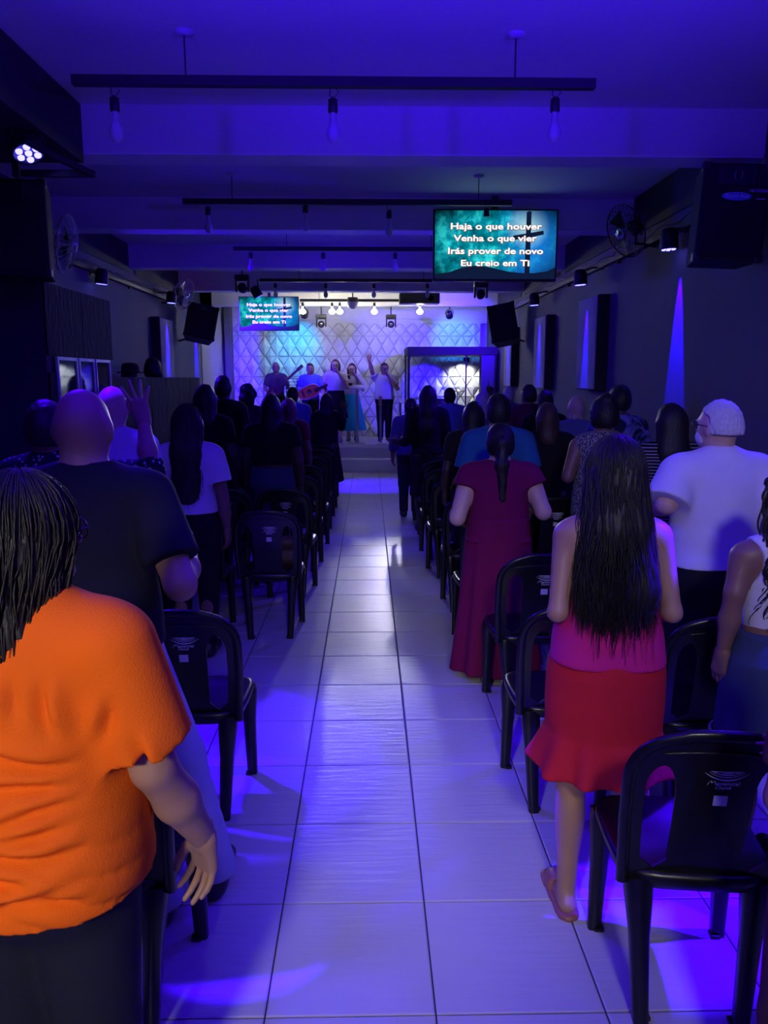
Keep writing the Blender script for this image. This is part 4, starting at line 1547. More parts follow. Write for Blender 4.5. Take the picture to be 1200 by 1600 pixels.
person('bald bass player in dark shirt on the stage', (-1.80, 15.25), 1.51, 180, w=1.0, skin='brown', z0=ZS, top=tee('plum', (.05, .03, .045), hem=.9, sleeve=.7), bottom=jeans(M_blackc), shoes=BLACKSHOES, res=.014, face=True,
       ar=['L', (.25, .05, 1.12), (.10, .24, 1.05)], al=['L', (-.26, .10, 1.14), (-.27, .28, 1.26)], seed=61)
person('guitarist in blue long-sleeved shirt on the stage', (-1.12, 15.0), 1.475, 180, w=1.1, skin='tan', z0=ZS, top=tee('royal', (.10, .12, .42), hem=.9, sleeve=1.9, off=.018), bottom=jeans(M_dkjean), shoes=BLACKSHOES, res=.013, face=True,
       hair=dict(kind='short'), ar=['L', (.28, .03, 1.14), (.10, .22, 1.06)], al=['L', (-.27, .08, 1.12), (-.34, .28, 1.16)], seed=62)
person('singer in white blouse and black knee skirt with brown wavy hair', (-.62, 14.62), 1.54, 176, w=1.05, skin='fair', z0=ZS, top=tee('cream', (.62, .60, .58), hem=1.0, sleeve=.5, name='blouse'), face='sing',
       bottom=dict(kind='skirt', m=M_blackc, waist=1.08, hem=.50, r1=.25, n=8, wave=.015), shoes=dict(m=mat('nude_shoe', (.35, .22, .16), .4)), res=.012, hip=1.05,
       al=['L', (-.25, .04, 1.13), (-.08, .20, 1.44), (-.05, .20, 1.50)], ar=['L', (.26, -.02, 1.10), (.24, .16, .98)], hair=dict(kind='long', len=1.36, w=.10, m=M_hairbr, fy=.03), extra=mic_in((-.03, .185, 1.50), (.25, -.45, .6)), seed=63)
person('singer in white top and long turquoise skirt', (-.32, 14.95), 1.47, 184, w=1.0, skin='fair', z0=ZS, top=tee('pale', (.60, .58, .62), hem=1.02, sleeve=.55, name='blouse'), face='sing',
       bottom=dict(kind='skirt', m=cloth('turquoise', (.02, .42, .44)), waist=1.08, hem=.24, prof=[(1.08, .15), (.93, .18), (.24, .31)], n=9, wave=.02), shoes=dict(m=mat('nude_shoe', (.35, .22, .16), .4)), res=.012,
       al=['L', (-.24, .06, 1.14), (-.06, .19, 1.45), (-.03, .19, 1.50)], hair=dict(kind='long', len=1.32, w=.088, m=M_hairbr, fy=.02), extra=mic_in((-.02, .185, 1.50), (.2, -.45, .6)), seed=64)


def s5x(body, s, turn, tilt):
    mic_in((-.03, .185, 1.50), (.2, -.45, .6))(body, s, turn, tilt)
    glasses(body, s, turn, tilt)


person('singer in pale grey t-shirt and black trousers with one arm raised', (.30, 14.95), 1.48, 180, w=1.16, skin='tan', z0=ZS, top=tee('pale_grey', (.50, .48, .54), hem=.92, sleeve=.62, off=.02, tail=True, loose=.02, name='t_shirt'), face='sing',
       bottom=jeans(M_blackc), shoes=BLACKSHOES, res=.012, hip=1.05, ar=['L', (.27, .06, 1.52), (.33, .10, 1.76), (.345, .10, 1.86)], pr=dict(curl=.08, n=(0, 1, 0), spread=.4, size=1.1),
       al=['L', (-.29, .04, 1.15), (-.08, .19, 1.43), (-.05, .19, 1.49)], hair=dict(kind='short', t=.014, m=M_hairbr), extra=s5x, seed=65)

# ------------------------------------------------------------------ lamps, screens, loudspeakers and stage things
M_led = mat('blue_led', (0.1, 0.1, 0.8), 0.3, emit=(0.10, 0.09, 1.0), estr=9)
M_ledsoft = mat('blue_led_lens', (0.05, 0.05, 0.4), 0.3, emit=(0.06, 0.0, 1.0), estr=5)
M_bulb = mat('frosted_bulb', (0.60, 0.60, 0.64), 0.25, var=0.03, coat=0.5)
M_lit = mat('lit_bulb', (1, 0.95, 0.8), 0.3, emit=(1.0, 0.88, 0.55), estr=28)
M_socket = mat('socket_white', (0.5, 0.5, 0.52), 0.5)
M_grille = mat('speaker_grille', (0.010, 0.010, 0.012), 0.6, var=0.3, scale=200, bump=0.6, bscale=500)
M_cab = mat('speaker_cabinet', (0.014, 0.014, 0.016), 0.7, var=0.3, scale=90, bump=0.3, bscale=300)


def glass_mat():
    m = bpy.data.materials.new('clear_pane')
    m.use_nodes = True
    nt = m.node_tree
    nt.nodes.clear()
    out = nt.nodes.new('ShaderNodeOutputMaterial')
    tr = nt.nodes.new('ShaderNodeBsdfTransparent'); tr.inputs[0].default_value = (.93, .95, .97, 1)
    gl = nt.nodes.new('ShaderNodeBsdfGlossy'); gl.inputs['Roughness'].default_value = .06
    lw_ = nt.nodes.new('ShaderNodeLayerWeight'); lw_.inputs[0].default_value = .25
    mx = nt.nodes.new('ShaderNodeMixShader')
    nt.links.new(lw_.outputs['Fresnel'], mx.inputs[0]); nt.links.new(tr.outputs[0], mx.inputs[1]); nt.links.new(gl.outputs[0], mx.inputs[2])
    nt.links.new(mx.outputs[0], out.inputs[0])
    return m


M_glass = glass_mat()


def local_quat(d):
    return Vector(d).to_track_quat('-Z', 'Y').to_matrix()


def par(loc, target, label, energy=0, angle=16, col=BLUE, wall=None, blend=.35, size=.03, lit=True, length=.10, rad=.072, beam=None):
    """LED can: barrel, yoke, LEDs, arm to the wall or bar; its own spot light"""
    t = empty('par_light', loc)
    d = (Vector(target) - Vector(loc)).normalized()
    rot = local_quat(d)
    mb = MB()
    prof = [(.02, .05 + length), (rad * .7, .045 + length), (rad * .95, length), (rad, .0), (rad, -.012), (rad * .9, -.012), (rad * .88, .0), (.0, .001)]
    mb.lathe(prof, n=18, caps=False)
    mb.v = [tuple(rot @ Vector(p)) for p in mb.v]
    mb.build('barrel', M_black, t)
    mb = MB()
    for k in range(7):
        a = k * 2 * math.pi / 6
        rr_ = 0 if k == 6 else rad * .58
        mb.lathe([(.0, -.010), (rad * .20, -.010), (rad * .22, .0)], c=(rr_ * math.cos(a), rr_ * math.sin(a), -.004), n=10, caps=False)
    mb.v = [tuple(rot @ Vector(p)) for p in mb.v]
    mb.build('led', M_led if lit else M_screen, t)
    mb = MB()
    pts = []
    for k in range(9):
        a = math.pi * k / 8
        pts.append(Vector((rad * 1.15 * math.cos(a), 0, rad * 1.3 * math.sin(a) + .03)))
    side = Vector((d.y, -d.x, 0)) if abs(d.z) < .98 else Vector((0, 1, 0))
    side.normalize()
    pts = [side * p.x + Vector((0, 0, p.z)) for p in pts]
    mb.tube(pts, .006, 6)
    mb.build('yoke', M_black, t)
    if wall is not None:
        mb = MB()
        top = Vector((0, 0, rad * 1.3 + .03))
        end = Vector(wall) - Vector(loc)
        mb.tube([top, Vector((end.x * .5, end.y * .5, max(top.z, end.z))), end], .010, 8)
        mb.box(end, (.02, .06, .06))
        mb.build('bracket', M_black, t)
    tag(t, label, 'stage light', 'LED par lights')
    if energy:
        L = Vector(loc) + d * .03
        if beam:
            lamp('par_light_beam', 'SPOT', beam[0], energy, col, beam[1], size=.012, angle=angle, blend=blend)
        else:
            lamp('par_light_beam', 'SPOT', L, energy, col, L + d, size=size, angle=angle, blend=blend)
    return t


# pars washing the side walls with narrow stripes
par((2.345, 6.22, 2.68), (2.42, 6.2, 1.0), 'LED par light above the wide blue beam on the grey wall', 2100, 22, col=DEEP, wall=(XR, 6.15, 2.82), blend=.35, beam=((2.395, 6.22, 2.64), (2.45, 6.2, 1.8)))
par((2.235, 8.36, 2.66), (2.305, 8.36, 1.7), 'LED par light hung over the nearest projecting wall panel', 900, 17, col=DEEP, wall=(XR, 8.3, 2.82), beam=((2.262, 8.36, 2.62), (2.318, 8.36, 1.9)))
par((2.235, 10.65, 2.66), (2.305, 10.65, 1.7), 'LED par light hung over the middle projecting wall panel', 900, 17, col=DEEP, wall=(XR, 10.55, 2.82), beam=((2.262, 10.65, 2.62), (2.318, 10.65, 1.9)))
par((2.235, 13.0, 2.70), (2.305, 13.0, 1.7), 'LED par light behind the tilted loudspeaker on the grey wall', 900, 17, col=DEEP, wall=(XR, 12.95, 2.84), beam=((2.262, 13.0, 2.66), (2.318, 13.0, 1.9)))
par((-2.84, 8.55, 2.68), (-2.92, 8.58, 1.9), 'LED par light above the slate sound booth block', 400, 16, col=DEEP, wall=(XL, 8.55, 2.78), beam=((-2.89, 8.55, 2.64), (-2.95, 8.55, 2.0)))
par((-2.735, 11.08, 2.72), (-2.805, 11.08, 1.7), 'LED par light beside the chrome wall fan', 1000, 17, col=DEEP, wall=(XL, 11.0, 2.84), beam=((-2.762, 11.1, 2.66), (-2.818, 11.1, 1.9)))
par((-2.845, 13.5, 2.76), (-2.93, 13.5, 1.4), 'LED par light behind the tilted loudspeaker near the small screen', 1700, 22, col=DEEP, wall=(XL, 13.5, 2.84), beam=((-2.89, 13.5, 2.70), (-2.95, 13.5, 1.75)))
# pars throwing blue pools on the floor
par((-1.80, 4.38, 2.86), (-.75, 3.35, 0), 'LED par light with six bright diodes under the dark bulkhead', 600, 26, blend=.25, wall=(-1.80, 4.38, 2.965), rad=.085)
par((2.34, 2.0, 2.56), (.90, 2.15, 0), 'LED par light on the plain wall level with the printed chair', 1500, 15, blend=.3, wall=(XR, 2.0, 2.7))
par((-2.80, 2.9, 2.40), (-.62, 2.85, 0), 'LED par light low under the bulkhead by the navy t-shirt', 900, 15, blend=.3, wall=(XL, 2.9, 2.55))
par((2.34, 2.35, 2.56), (-.36, 2.02, 0), 'LED par light on the plain wall aimed across the aisle', 2600, 5.5, blend=.25, wall=(XR, 2.35, 2.7), size=.02)
par((-1.80, 3.85, 2.86), (.95, 2.22, 0), 'LED par light under the bulkhead aimed across the aisle', 3000, 6, blend=.25, wall=(-1.80, 3.85, 2.965), size=.02)
par((2.25, 4.3, 2.72), (.4, 2.0, 0), 'LED par light tucked behind the big wall loudspeaker', wall=(XR, 4.3, 2.8))
par((2.34, 5.45, 2.58), (1.75, 4.1, 0), 'LED par light on the wall just past the big loudspeaker', 800, 18, blend=.3, wall=(XR, 5.45, 2.72))
par((-1.6, 11.6, 2.86), (-.02, 12.1, 0), 'LED par light on the ceiling pointing at the stage step', 1200, 34, blend=.6, wall=(-1.6, 11.6, 3.06))
par((-1.63, .5, 2.07), (-.5, 2.1, 3.95), 'LED par light uplighting the ceiling from the bulkhead side', wall=(-1.75, .5, 2.96))
par((2.28, .5, 2.07), (1.1, 2.2, 3.95), 'LED par light uplighting the ceiling from the plain wall', wall=(XR, .5, 2.2))

# wall conduits that carry the lamps
for x, y0, y1, z, lab in ((XR - .03, 5.3, 14.0, 2.83, 'black conduit rail along the grey wall behind the big loudspeaker'), (XL + .03, 5.5, 14.0, 2.81, 'black conduit rail along the wall over the sound booth')):
    t = empty('conduit_rail', (x, y0, z))
    sgn = -1 if x > 0 else 1
    MB().box((0, (y1 - y0) / 2, 0), (.05, y1 - y0, .05), bev=.004).build('rail', M_black, t)
    mb = MB()
    rr = random.Random(3 + sgn)
    pts = []
    for k in range(60):
        u = k / 59
        pts.append((sgn * (.03 + .012 * math.sin(k * 1.7)), u * (y1 - y0), .03 + .05 * abs(math.sin(k * .55)) * rr.uniform(.4, 1)))
    mb.tube(pts, .006, 6)
    mb.build('cable', M_screen, t)
    for k in range(5):
        MB().box((-sgn * .0, .5 + k * 1.9, -.03), (.03, .05, .05)).build('clamp', M_black, t)
    tag(t, lab, 'conduit', 'lighting conduits')

# housings for the fill lamps added behind the photographer
for x, lab in ((-1.0, 'added white fill lamp behind the camera on the orange-shirt side'), (.35, 'added white fill lamp behind the camera on the red-skirt side')):
    t = empty('fill_lamp', (x, -1.5, 2.2 if x < 0 else 2.98))
    MB().lathe([(.09, 0), (.09, .03), (.05, .05), (.06, .07), (.10, .105), (.092, .105), (.05, .075)], axis=(0, 1, 0), n=20, caps=False).build('housing', M_white, t)
    MB().lathe([(.0, .078), (.05, .078), (.052, .07)], axis=(0, 1, 0), n=20, caps=False).build('lens', mat('lamp_diffuser', (.8, .8, .8), .5, emit=(1, .93, .86), estr=2), t)
    tag(t, lab, 'wall lamp', 'added fill lamps')

# hanging bars with bulbs
M_rod = mat('steel_rod', (0.06, 0.06, 0.065), 0.4, metal=.6)


def bulb_bar(y, x0, x1, z, bulbs, lit, label, rods):
    t = empty('light_bar', ((x0 + x1) / 2, y, z))
    c = (x0 + x1) / 2
    MB().box((0, 0, 0), (x1 - x0, .045, .045), bev=.003).build('bar', M_black, t)
    for rx in rods:
        mb = MB().cyl((rx - c, 0, .02), (rx - c, 0, 3.3 - z), .004, 6)
        mb.build('rod', M_rod, t)
        MB().lathe([(.045, 0), (.045, -.008), (.02, -.02)], c=(rx - c, 0, 3.3 - z), n=14).build('ceiling_rose', M_socket, t)
    for b_ in bulbs:
        bx, dz = b_[0], b_[1]
        dx = bx - c
        s = MB().lathe([(.012, -.005), (.022, -.012), (.024, -.065), (.020, -.072)], c=(dx, 0, -.035 - dz), n=14)
        s.tube([(dx - .012, 0, -.02), (dx - .016, 0, -.03 - dz), (dx, 0, -.036 - dz)], .0025, 5)
        s.tube([(dx + .010, 0, -.02), (dx + .028, 0, -.028 - dz * .5), (dx + .004, 0, -.04 - dz)], .002, 5)
        so = s.build('socket', M_black, t)
        if len(b_) > 2:
            continue
        R_ = .034 if not lit else .060
        prof = [(.013, 0), (.014, -.022), (.016, -.045), (R_ * .8, -.070), (R_, -.092), (R_ * .86, -.118), (R_ * .45, -.134), (.004, -.138)]
        MB().lathe(prof, c=(dx, 0, -.107 - dz), n=16).build('bulb', M_lit if lit else M_bulb, so)
        if not lit:
            MB().lathe([(.0145, 0), (.0155, -.02), (.018, -.05), (.022, -.058)], c=(dx, 0, -.106 - dz), n=14).build('bulb_base', M_socket, so)
        if lit:
            lamp('bulb_light', 'POINT', (bx, y, z - .2 - dz), 270, (.95, .97, .90), size=.05)
    tag(t, label, 'light bar', 'hanging bulb bars')


bulb_bar(4.0, -1.41, 1.10, 3.08, [(-1.215, .03), (-.168, .03), (.909, .02)], False, 'black bulb bar with three unlit bulbs nearest the camera', [-.87, .71])
bulb_bar(6.6, -1.50, 1.175, 3.09, [(-1.30, .0), (-.51, -.02), (.172, .02), (.968, .0, 'no bulb')], False, 'black bulb bar with unlit bulbs above the large screen', [-1.1, .90])
bulb_bar(8.9, -1.49, 1.2, 3.09, [(-1.3, 0), (-.5, 0), (.3, 0), (1.0, 0)], False, 'black bulb bar with unlit bulbs just beyond the large screen', [-.9, .7])
bulb_bar(11.6, -1.58, 1.25, 3.08, [(-1.35, 0), (-.62, 0), (.08, 0), (.86, 0)], False, 'thin black bulb bar with unlit bulbs before the stage', [-1.0, .8])
bulb_bar(14.5, -1.25, 1.05, 3.08, [(-1.2, .0), (-.663, .0), (-.522, .0), (.109, .0), (.942, .0)], True, 'bulb bar with five glowing bulbs over the stage', [-.9, .6])

# bracket frame of square tube under the bulkhead
t = empty('bracket_frame', (-1.55, 4.57, 2.80))
MB().box((-.17, 0, 0), (.40, .035, .035)).build('tube_arm', M_black, t)
MB().tube([(.02, 0, 0), (-.13, -.16, .05), (-.22, -.30, .09)], .02, 4).build('tube_arm', M_black, t)
MB().box((-.40, 0, .07), (.035, .035, .18)).build('tube_post', M_black, t)
tag(t, 'black square-tube bracket under the dark bulkhead', 'bracket')


# screens
def screen_material():
    m = bpy.data.materials.new('screen_picture')
    m.use_nodes = True
    nt = m.node_tree
    nt.nodes.clear()
    out = nt.nodes.new('ShaderNodeOutputMaterial')
    em = nt.nodes.new('ShaderNodeEmission')
    tc = nt.nodes.new('ShaderNodeTexCoord')
    sep = nt.nodes.new('ShaderNodeSeparateXYZ')
    nt.links.new(tc.outputs['Object'], sep.inputs[0])
    nz = nt.nodes.new('ShaderNodeTexNoise'); nz.inputs['Scale'].default_value = 5.5; nz.inputs['Detail'].default_value = 8; nz.inputs['Roughness'].default_value = .68
    nt.links.new(tc.outputs['Object'], nz.inputs['Vector'])
    cr = nt.nodes.new('ShaderNodeValToRGB')
    e = cr.color_ramp.elements
    e[0].position = .34; e[0].color = (.0, .03, .06, 1)
    e[1].position = .62; e[1].color = (.03, .75, .80, 1)
    q = cr.color_ramp.elements.new(.50); q.color = (.0, .26, .34, 1)
    nt.links.new(nz.outputs['Fac'], cr.inputs['Fac'])
    # blue sky part of the picture on the cross side
    mr = nt.nodes.new('ShaderNodeMapRange'); mr.inputs['From Min'].default_value = .0; mr.inputs['From Max'].default_value = .30
    nt.links.new(sep.outputs['X'], mr.inputs['Value'])
    mx = nt.nodes.new('ShaderNodeMix'); mx.data_type = 'RGBA'
    mx.inputs[7].default_value = (.01, .20, .80, 1)
    mm = nt.nodes.new('ShaderNodeMath'); mm.operation = 'MULTIPLY'; mm.inputs[1].default_value = .75
    nt.links.new(mr.outputs[0], mm.inputs[0])
    nt.links.new(mm.outputs[0], mx.inputs[0]); nt.links.new(cr.outputs['Color'], mx.inputs[6])
    # pale halo drawn behind the cross
    vd = nt.nodes.new('ShaderNodeVectorMath'); vd.operation = 'DISTANCE'; vd.inputs[1].default_value = (.29, 0, .16)
    nt.links.new(tc.outputs['Object'], vd.inputs[0])
    m2 = nt.nodes.new('ShaderNodeMapRange'); m2.inputs['From Min'].default_value = .03; m2.inputs['From Max'].default_value = .20; m2.inputs['To Min'].default_value = .85; m2.inputs['To Max'].default_value = 0
    nt.links.new(vd.outputs['Value'], m2.inputs['Value'])
    mx2 = nt.nodes.new('ShaderNodeMix'); mx2.data_type = 'RGBA'; mx2.inputs[7].default_value = (.42, .72, .78, 1)
    nt.links.new(m2.outputs[0], mx2.inputs[0]); nt.links.new(mx.outputs[2], mx2.inputs[6])
    # dark corners of the picture
    vd2 = nt.nodes.new('ShaderNodeVectorMath'); vd2.operation = 'MULTIPLY'; vd2.inputs[1].default_value = (1.75, 0, 2.9)
    nt.links.new(tc.outputs['Object'], vd2.inputs[0])
    vl = nt.nodes.new('ShaderNodeVectorMath'); vl.operation = 'LENGTH'
    nt.links.new(vd2.outputs[0], vl.inputs[0])
    m3 = nt.nodes.new('ShaderNodeMapRange'); m3.inputs['From Min'].default_value = .70; m3.inputs['From Max'].default_value = 1.25; m3.inputs['To Min'].default_value = 1; m3.inputs['To Max'].default_value = .08
    nt.links.new(vl.outputs['Value'], m3.inputs['Value'])
    nt.links.new(m3.outputs[0], em.inputs['Strength'])
    nt.links.new(mx2.outputs[2], em.inputs['Color'])
    nt.links.new(em.outputs[0], out.inputs[0])
    return m


M_pic = screen_material()
M_txt = mat('screen_text', (1, 1, 1), .5, emit=(1.0, .97, .93), estr=1.25)
M_txo = mat('screen_text_edge', (.2, .08, .03), .5, emit=(.30, .13, .05), estr=.6)
M_sil = mat('screen_silhouette', (.01, .01, .02), .5, emit=(.004, .010, .030), estr=1)


def television(label, loc, w, beam_y, top_z):
    k = w / 1.124
    t = empty('television', loc)
    h = .625 * k
    MB().box((0, .03, 0), (w, .055, h), bev=.006).build('casing', M_screen, t)
    sc = MB()
    sc.add([(-.547 * k, 0, -.292 * k), (.547 * k, 0, -.292 * k), (.547 * k, 0, .298 * k), (-.547 * k, 0, .298 * k)], [(0, 1, 2, 3)])
    so = sc.build('screen', M_pic, t)
    so.location = (0, .0015, 0)
    y = -.0
    cb = MB()
    cb.prism([(.268 * k, -.285 * k), (.315 * k, -.285 * k), (.318 * k, .29 * k), (.298 * k, .296 * k), (.274 * k, .285 * k)], -.0015, -.0005)
    cb.prism([(.152 * k, .045 * k), (.158 * k, .085 * k), (.29 * k, .105 * k), (.43 * k, .128 * k), (.435 * k, .095 * k), (.29 * k, .062 * k)], -.0015, -.0005)
    cb.build('picture_cross', M_sil, so)
    hill = [(-.547, -.292), (.547, -.292), (.547, -.19), (.47, -.225), (.36, -.24), (.25, -.24), (.12, -.228), (.0, -.20), (-.10, -.18), (-.2, -.178), (-.3, -.195), (-.42, -.235), (-.547, -.25)]
    MB().prism([(x * k, z * k) for x, z in hill], -.0014, -.0004).build('picture_hill', M_sil, so)
    tx, te = MB(), MB()
    for s, cx, cz, wd in (('Haja o que houver', .0, .160, .82), ('Venha o que vier', -.004, .058, .752), ('Ir\u00e1s prover de novo', 0, -.052, .86), ('Eu creio em Ti', 0, -.156, .62)):
        v, f = text_mesh('t', s, .074, 'CENTER', bold=.0016)
        xs = [p[0] for p in v]
        kx = wd / (max(xs) - min(xs))
        tx.add([((cx + p[0] * kx) * k, -.0035, (cz + p[1]) * k) for p in v], f)
        v, f = text_mesh('t', s, .074, 'CENTER', bold=.0050)
        te.add([((cx + p[0] * kx) * k, -.0028, (cz - .002 + p[1]) * k) for p in v], f)
    tag(te.build('lettering_outline', M_txo, so), kind='stuff')
    tag(tx.build('lettering', M_txt, so), kind='stuff')
    MB().box((0, .09, 0), (.22 * k, .08, .22 * k)).box((0, (beam_y - loc[1]) / 2 + .06, .1), (.06, max(.05, beam_y - loc[1] - .04), .06)).build('wall_mount', M_black, t)
    MB().box((0, .10, (3.3 - loc[2]) / 2), (.05, .05, 3.3 - loc[2])).build('ceiling_pole', M_black, t)
    tag(t, label, 'television')
    return t


television('large television with white song lyrics hung from the ceiling beam', (1.147, 7.22, 2.86), 1.124, 7.36, 3.2)
tv2 = television('small-looking television with song lyrics hung over the stage edge', (-1.76, 14.05, 2.807), 1.06, 14.9, 3.2)


# loudspeakers
def speaker_box(name, loc, w, d, h, rz, tx, label, logo=False, ty=0, horn=False):
    t = empty(name, loc)
    t.rotation_euler = (R(tx), R(ty), R(rz))
    mb = MB()
    poly = [(-w / 2, -d / 2), (w / 2, -d / 2), (w * .40, d / 2), (-w * .40, d / 2)]
    vs = [(x, y, -h / 2) for x, y in poly] + [(x, y, h / 2) for x, y in poly]
    mb.add(vs, [(0, 1, 2, 3), (4, 7, 6, 5), (0, 4, 5, 1), (1, 5, 6, 2), (2, 6, 7, 3), (3, 7, 4, 0)])
    cab = mb.build('cabinet', M_cab, t)
    bv = cab.modifiers.new('edge', 'BEVEL'); bv.width = .012; bv.segments = 2
    MB().box((0, -d / 2 - .008, -h * .10), (w * .90, .018, h * .72), bev=.006).build('grille', M_grille, t)
    ho = MB().box((0, -d / 2 - .004, h * .375), (w * .56, .012, h * .20), bev=.005).build('horn', M_screen, t)
    mb = MB()
    for k in range(3):
        zz = h * .375 + (k - 1) * .0
    for sgn in (-1, 1):
        pts = [(sgn * (.010 + .012 * math.cos(a)), -d / 2 - .012, h * .375 + .022 * math.sin(a)) for a in [-1.2 + .3 * i for i in range(9)]]
        mb.tube(pts, .002, 5)
    mb.build('horn_emblem', M_socket, ho)
    for sx in (-1, 1):
        for sz in (-1, 1):
            MB().box((sx * (w / 2 - .02), -d / 2 + .02, sz * (h / 2 - .02)), (.05, .05, .05), bev=.008).build('corner_guard', M_screen, t)
    if logo:
        M_lb = mat('logo_blue', (.03, .04, .5), .4, emit=(.02, .02, .35), estr=.10)
        M_lp = mat('logo_print', (.5, .45, .75), .5)
        mb = MB()
        pts = [(.085 * math.cos(a) * 1.0, -d / 2 - .022, h * .155 + .023 * math.sin(a)) for a in [2 * math.pi * k / 28 for k in range(28)]]
        mb.add(pts, [tuple(range(28))])
        lo = mb.build('logo_plate', M_lb, t)
        mb = MB()
        v, f = text_mesh('t', 'Sound Box', .030, 'CENTER', bold=.0008, shear=.2)
        mb.add([(p[0], -d / 2 - .024, h * .158 + p[1]) for p in v], f)
        ring = [(.085 * math.cos(a), -d / 2 - .0225, h * .155 + .023 * math.sin(a)) for a in [math.pi * .1 + .8 * math.pi * k / 16 for k in range(17)]]
        mb.tube(ring, .0012, 5)
        mb.build('logo_text', M_lp, lo)
        mb = MB()
        v, f = text_mesh('t', 'ND STREAM', .022, 'CENTER', bold=.0008, shear=.15)
        mb.add([(w * .32 + p[0] * .95, -d / 2 - .020, h * .215 + p[1]) for p in v], f)
        mb.box((w * .35, -d / 2 - .020, h * .135), (.05, .001, .006))
        mb.build('model_text', mat('logo_print', (.5, .45, .75), .5), t)
    tag(t, label, 'loudspeaker', 'loudspeakers')
    return t


def arm_to(t, a, b):
    inv = t.matrix_basis.inverted()
    mb = MB()
    mb.tube([inv @ Vector(a), inv @ Vector(b)], .016, 6)
    mb.build('wall_arm', M_black, t)


s1 = speaker_box('loudspeaker', (2.215, 4.98, 2.66), .40, .34, .56, -8, 0, 'big black loudspeaker with blue oval logo on the grey wall', logo=True, ty=3)
arm_to(s1, (2.2, 5.1, 2.7), (XR, 5.15, 2.7))
s2 = speaker_box('loudspeaker', (-2.25, 5.08, 2.58), .56, .36, .56, 8, 0, 'big black loudspeaker in the corner above the slate block')
arm_to(s2, (-2.35, 5.2, 2.5), (-2.5, 5.41, 2.3))
s3 = speaker_box('loudspeaker', (-2.58, 12.2, 2.50), .46, .38, .52, 14, -10, 'tilted black loudspeaker hanging beside the red indicator lamp', ty=12)
arm_to(s3, (-2.6, 12.3, 2.35), (XL, 12.3, 2.25))
s4 = speaker_box('loudspeaker', (2.10, 12.2, 2.49), .42, .38, .58, -14, -10, 'tilted black loudspeaker hanging above the pointing finger', ty=-11)
arm_to(s4, (2.1, 12.3, 2.35), (XR, 12.3, 2.25))


# chrome wall fans
def wall_fan(loc, facing, wallx, label, r=.22, m=None):
    t = empty('wall_fan', loc)
    rot = Vector(facing).to_track_quat('Z', 'Y').to_matrix()
    mb = MB()
    for sgn in (1, -1):
        for k in range(30):
            a = 2 * math.pi * k / 30
            pts = [Vector((q * math.cos(a + q), q * math.sin(a + q), sgn * .07 * math.sqrt(max(0, 1 - (q / r) ** 2)) + .0)) for q in (.05, .10, .15, .19, r)]
            mb.tube(pts, .0018, 4)
        for q in (.05, .12, .18):
            z = sgn * .07 * math.sqrt(1 - (q / r) ** 2)
            mb.tube([(q * math.cos(2 * math.pi * k / 24), q * math.sin(2 * math.pi * k / 24), z) for k in range(25)], .002, 4, caps=False)
    mb.tube([(r * math.cos(2 * math.pi * k / 32), r * math.sin(2 * math.pi * k / 32), 0) for k in range(33)], .006, 6, caps=False)
    mb.v = [tuple(rot @ Vector(p)) for p in mb.v]
    mb.build('cage', m or M_chrome, t)
    mb = MB().lathe([(.0, .085), (.035, .08), (.05, .07), (.05, .055)], n=16, caps=False)
    mb.v = [tuple(rot @ Vector(p)) for p in mb.v]
    mb.build('hub_cap', M_chrome, t)
    for j in range(3):
        mb = MB()
        a0 = 2 * math.pi * j / 3
        vs = []
        for i in range(5):
            q = .03 + .15 * i / 4
            for sgn in (-1, 1):
                a = a0 + sgn * (.22 + .22 * i / 4)
                vs.append((q * math.cos(a), q * math.sin(a), sgn * .018))
        mb.add(vs + [(x, y, z + .004) for x, y, z in vs], [(2 * i, 2 * i + 1, 2 * i + 3, 2 * i + 2) for i in range(4)] + [(10 + 2 * i, 12 + 2 * i, 13 + 2 * i, 11 + 2 * i) for i in range(4)], True)
        mb.v = [tuple(rot @ Vector(p)) for p in mb.v]
        mb.build('blade', M_screen, t)
    mb = MB().lathe([(.0, -.16), (.05, -.16), (.06, -.13), (.06, -.07), (.04, -.06)], n=16)
    mb.v = [tuple(rot @ Vector(p)) for p in mb.v]
    b = -Vector(facing).normalized() * .12
    mb.tube([b, b + Vector((0, 0, -.14)), Vector((wallx - loc[0], b.y, b.z - .16))], .014, 8)
    mb.build('motor', M_black, t)
    tag(t, label, 'fan', 'chrome wall fans')


wall_fan((-2.15, 5.75, 2.62), (.97, .12, -.2), -2.6, 'chrome wall fan glinting at the edge of the corner loudspeaker', .2)
wall_fan((-2.62, 11.35, 2.86), (.8, -.35, -.3), XL, 'chrome wall fan beside the tilted loudspeaker near the small screen', .22)
wall_fan((2.17, 6.75, 2.90), (-.75, -.3, -.35), XR, 'dark wall fan between the big loudspeaker and the blue beam', .22, M_black)
t = MB().box((0, 0, 0), (.08, .05, .05), bev=.012).build('indicator_lamp', mat('red_lamp', (.6, .02, .02), .4, emit=(1, .05, .04), estr=3), None, (-2.92, 11.85, 2.86))
tag(t, 'small glowing red indicator lamp by the chrome fan', 'lamp')


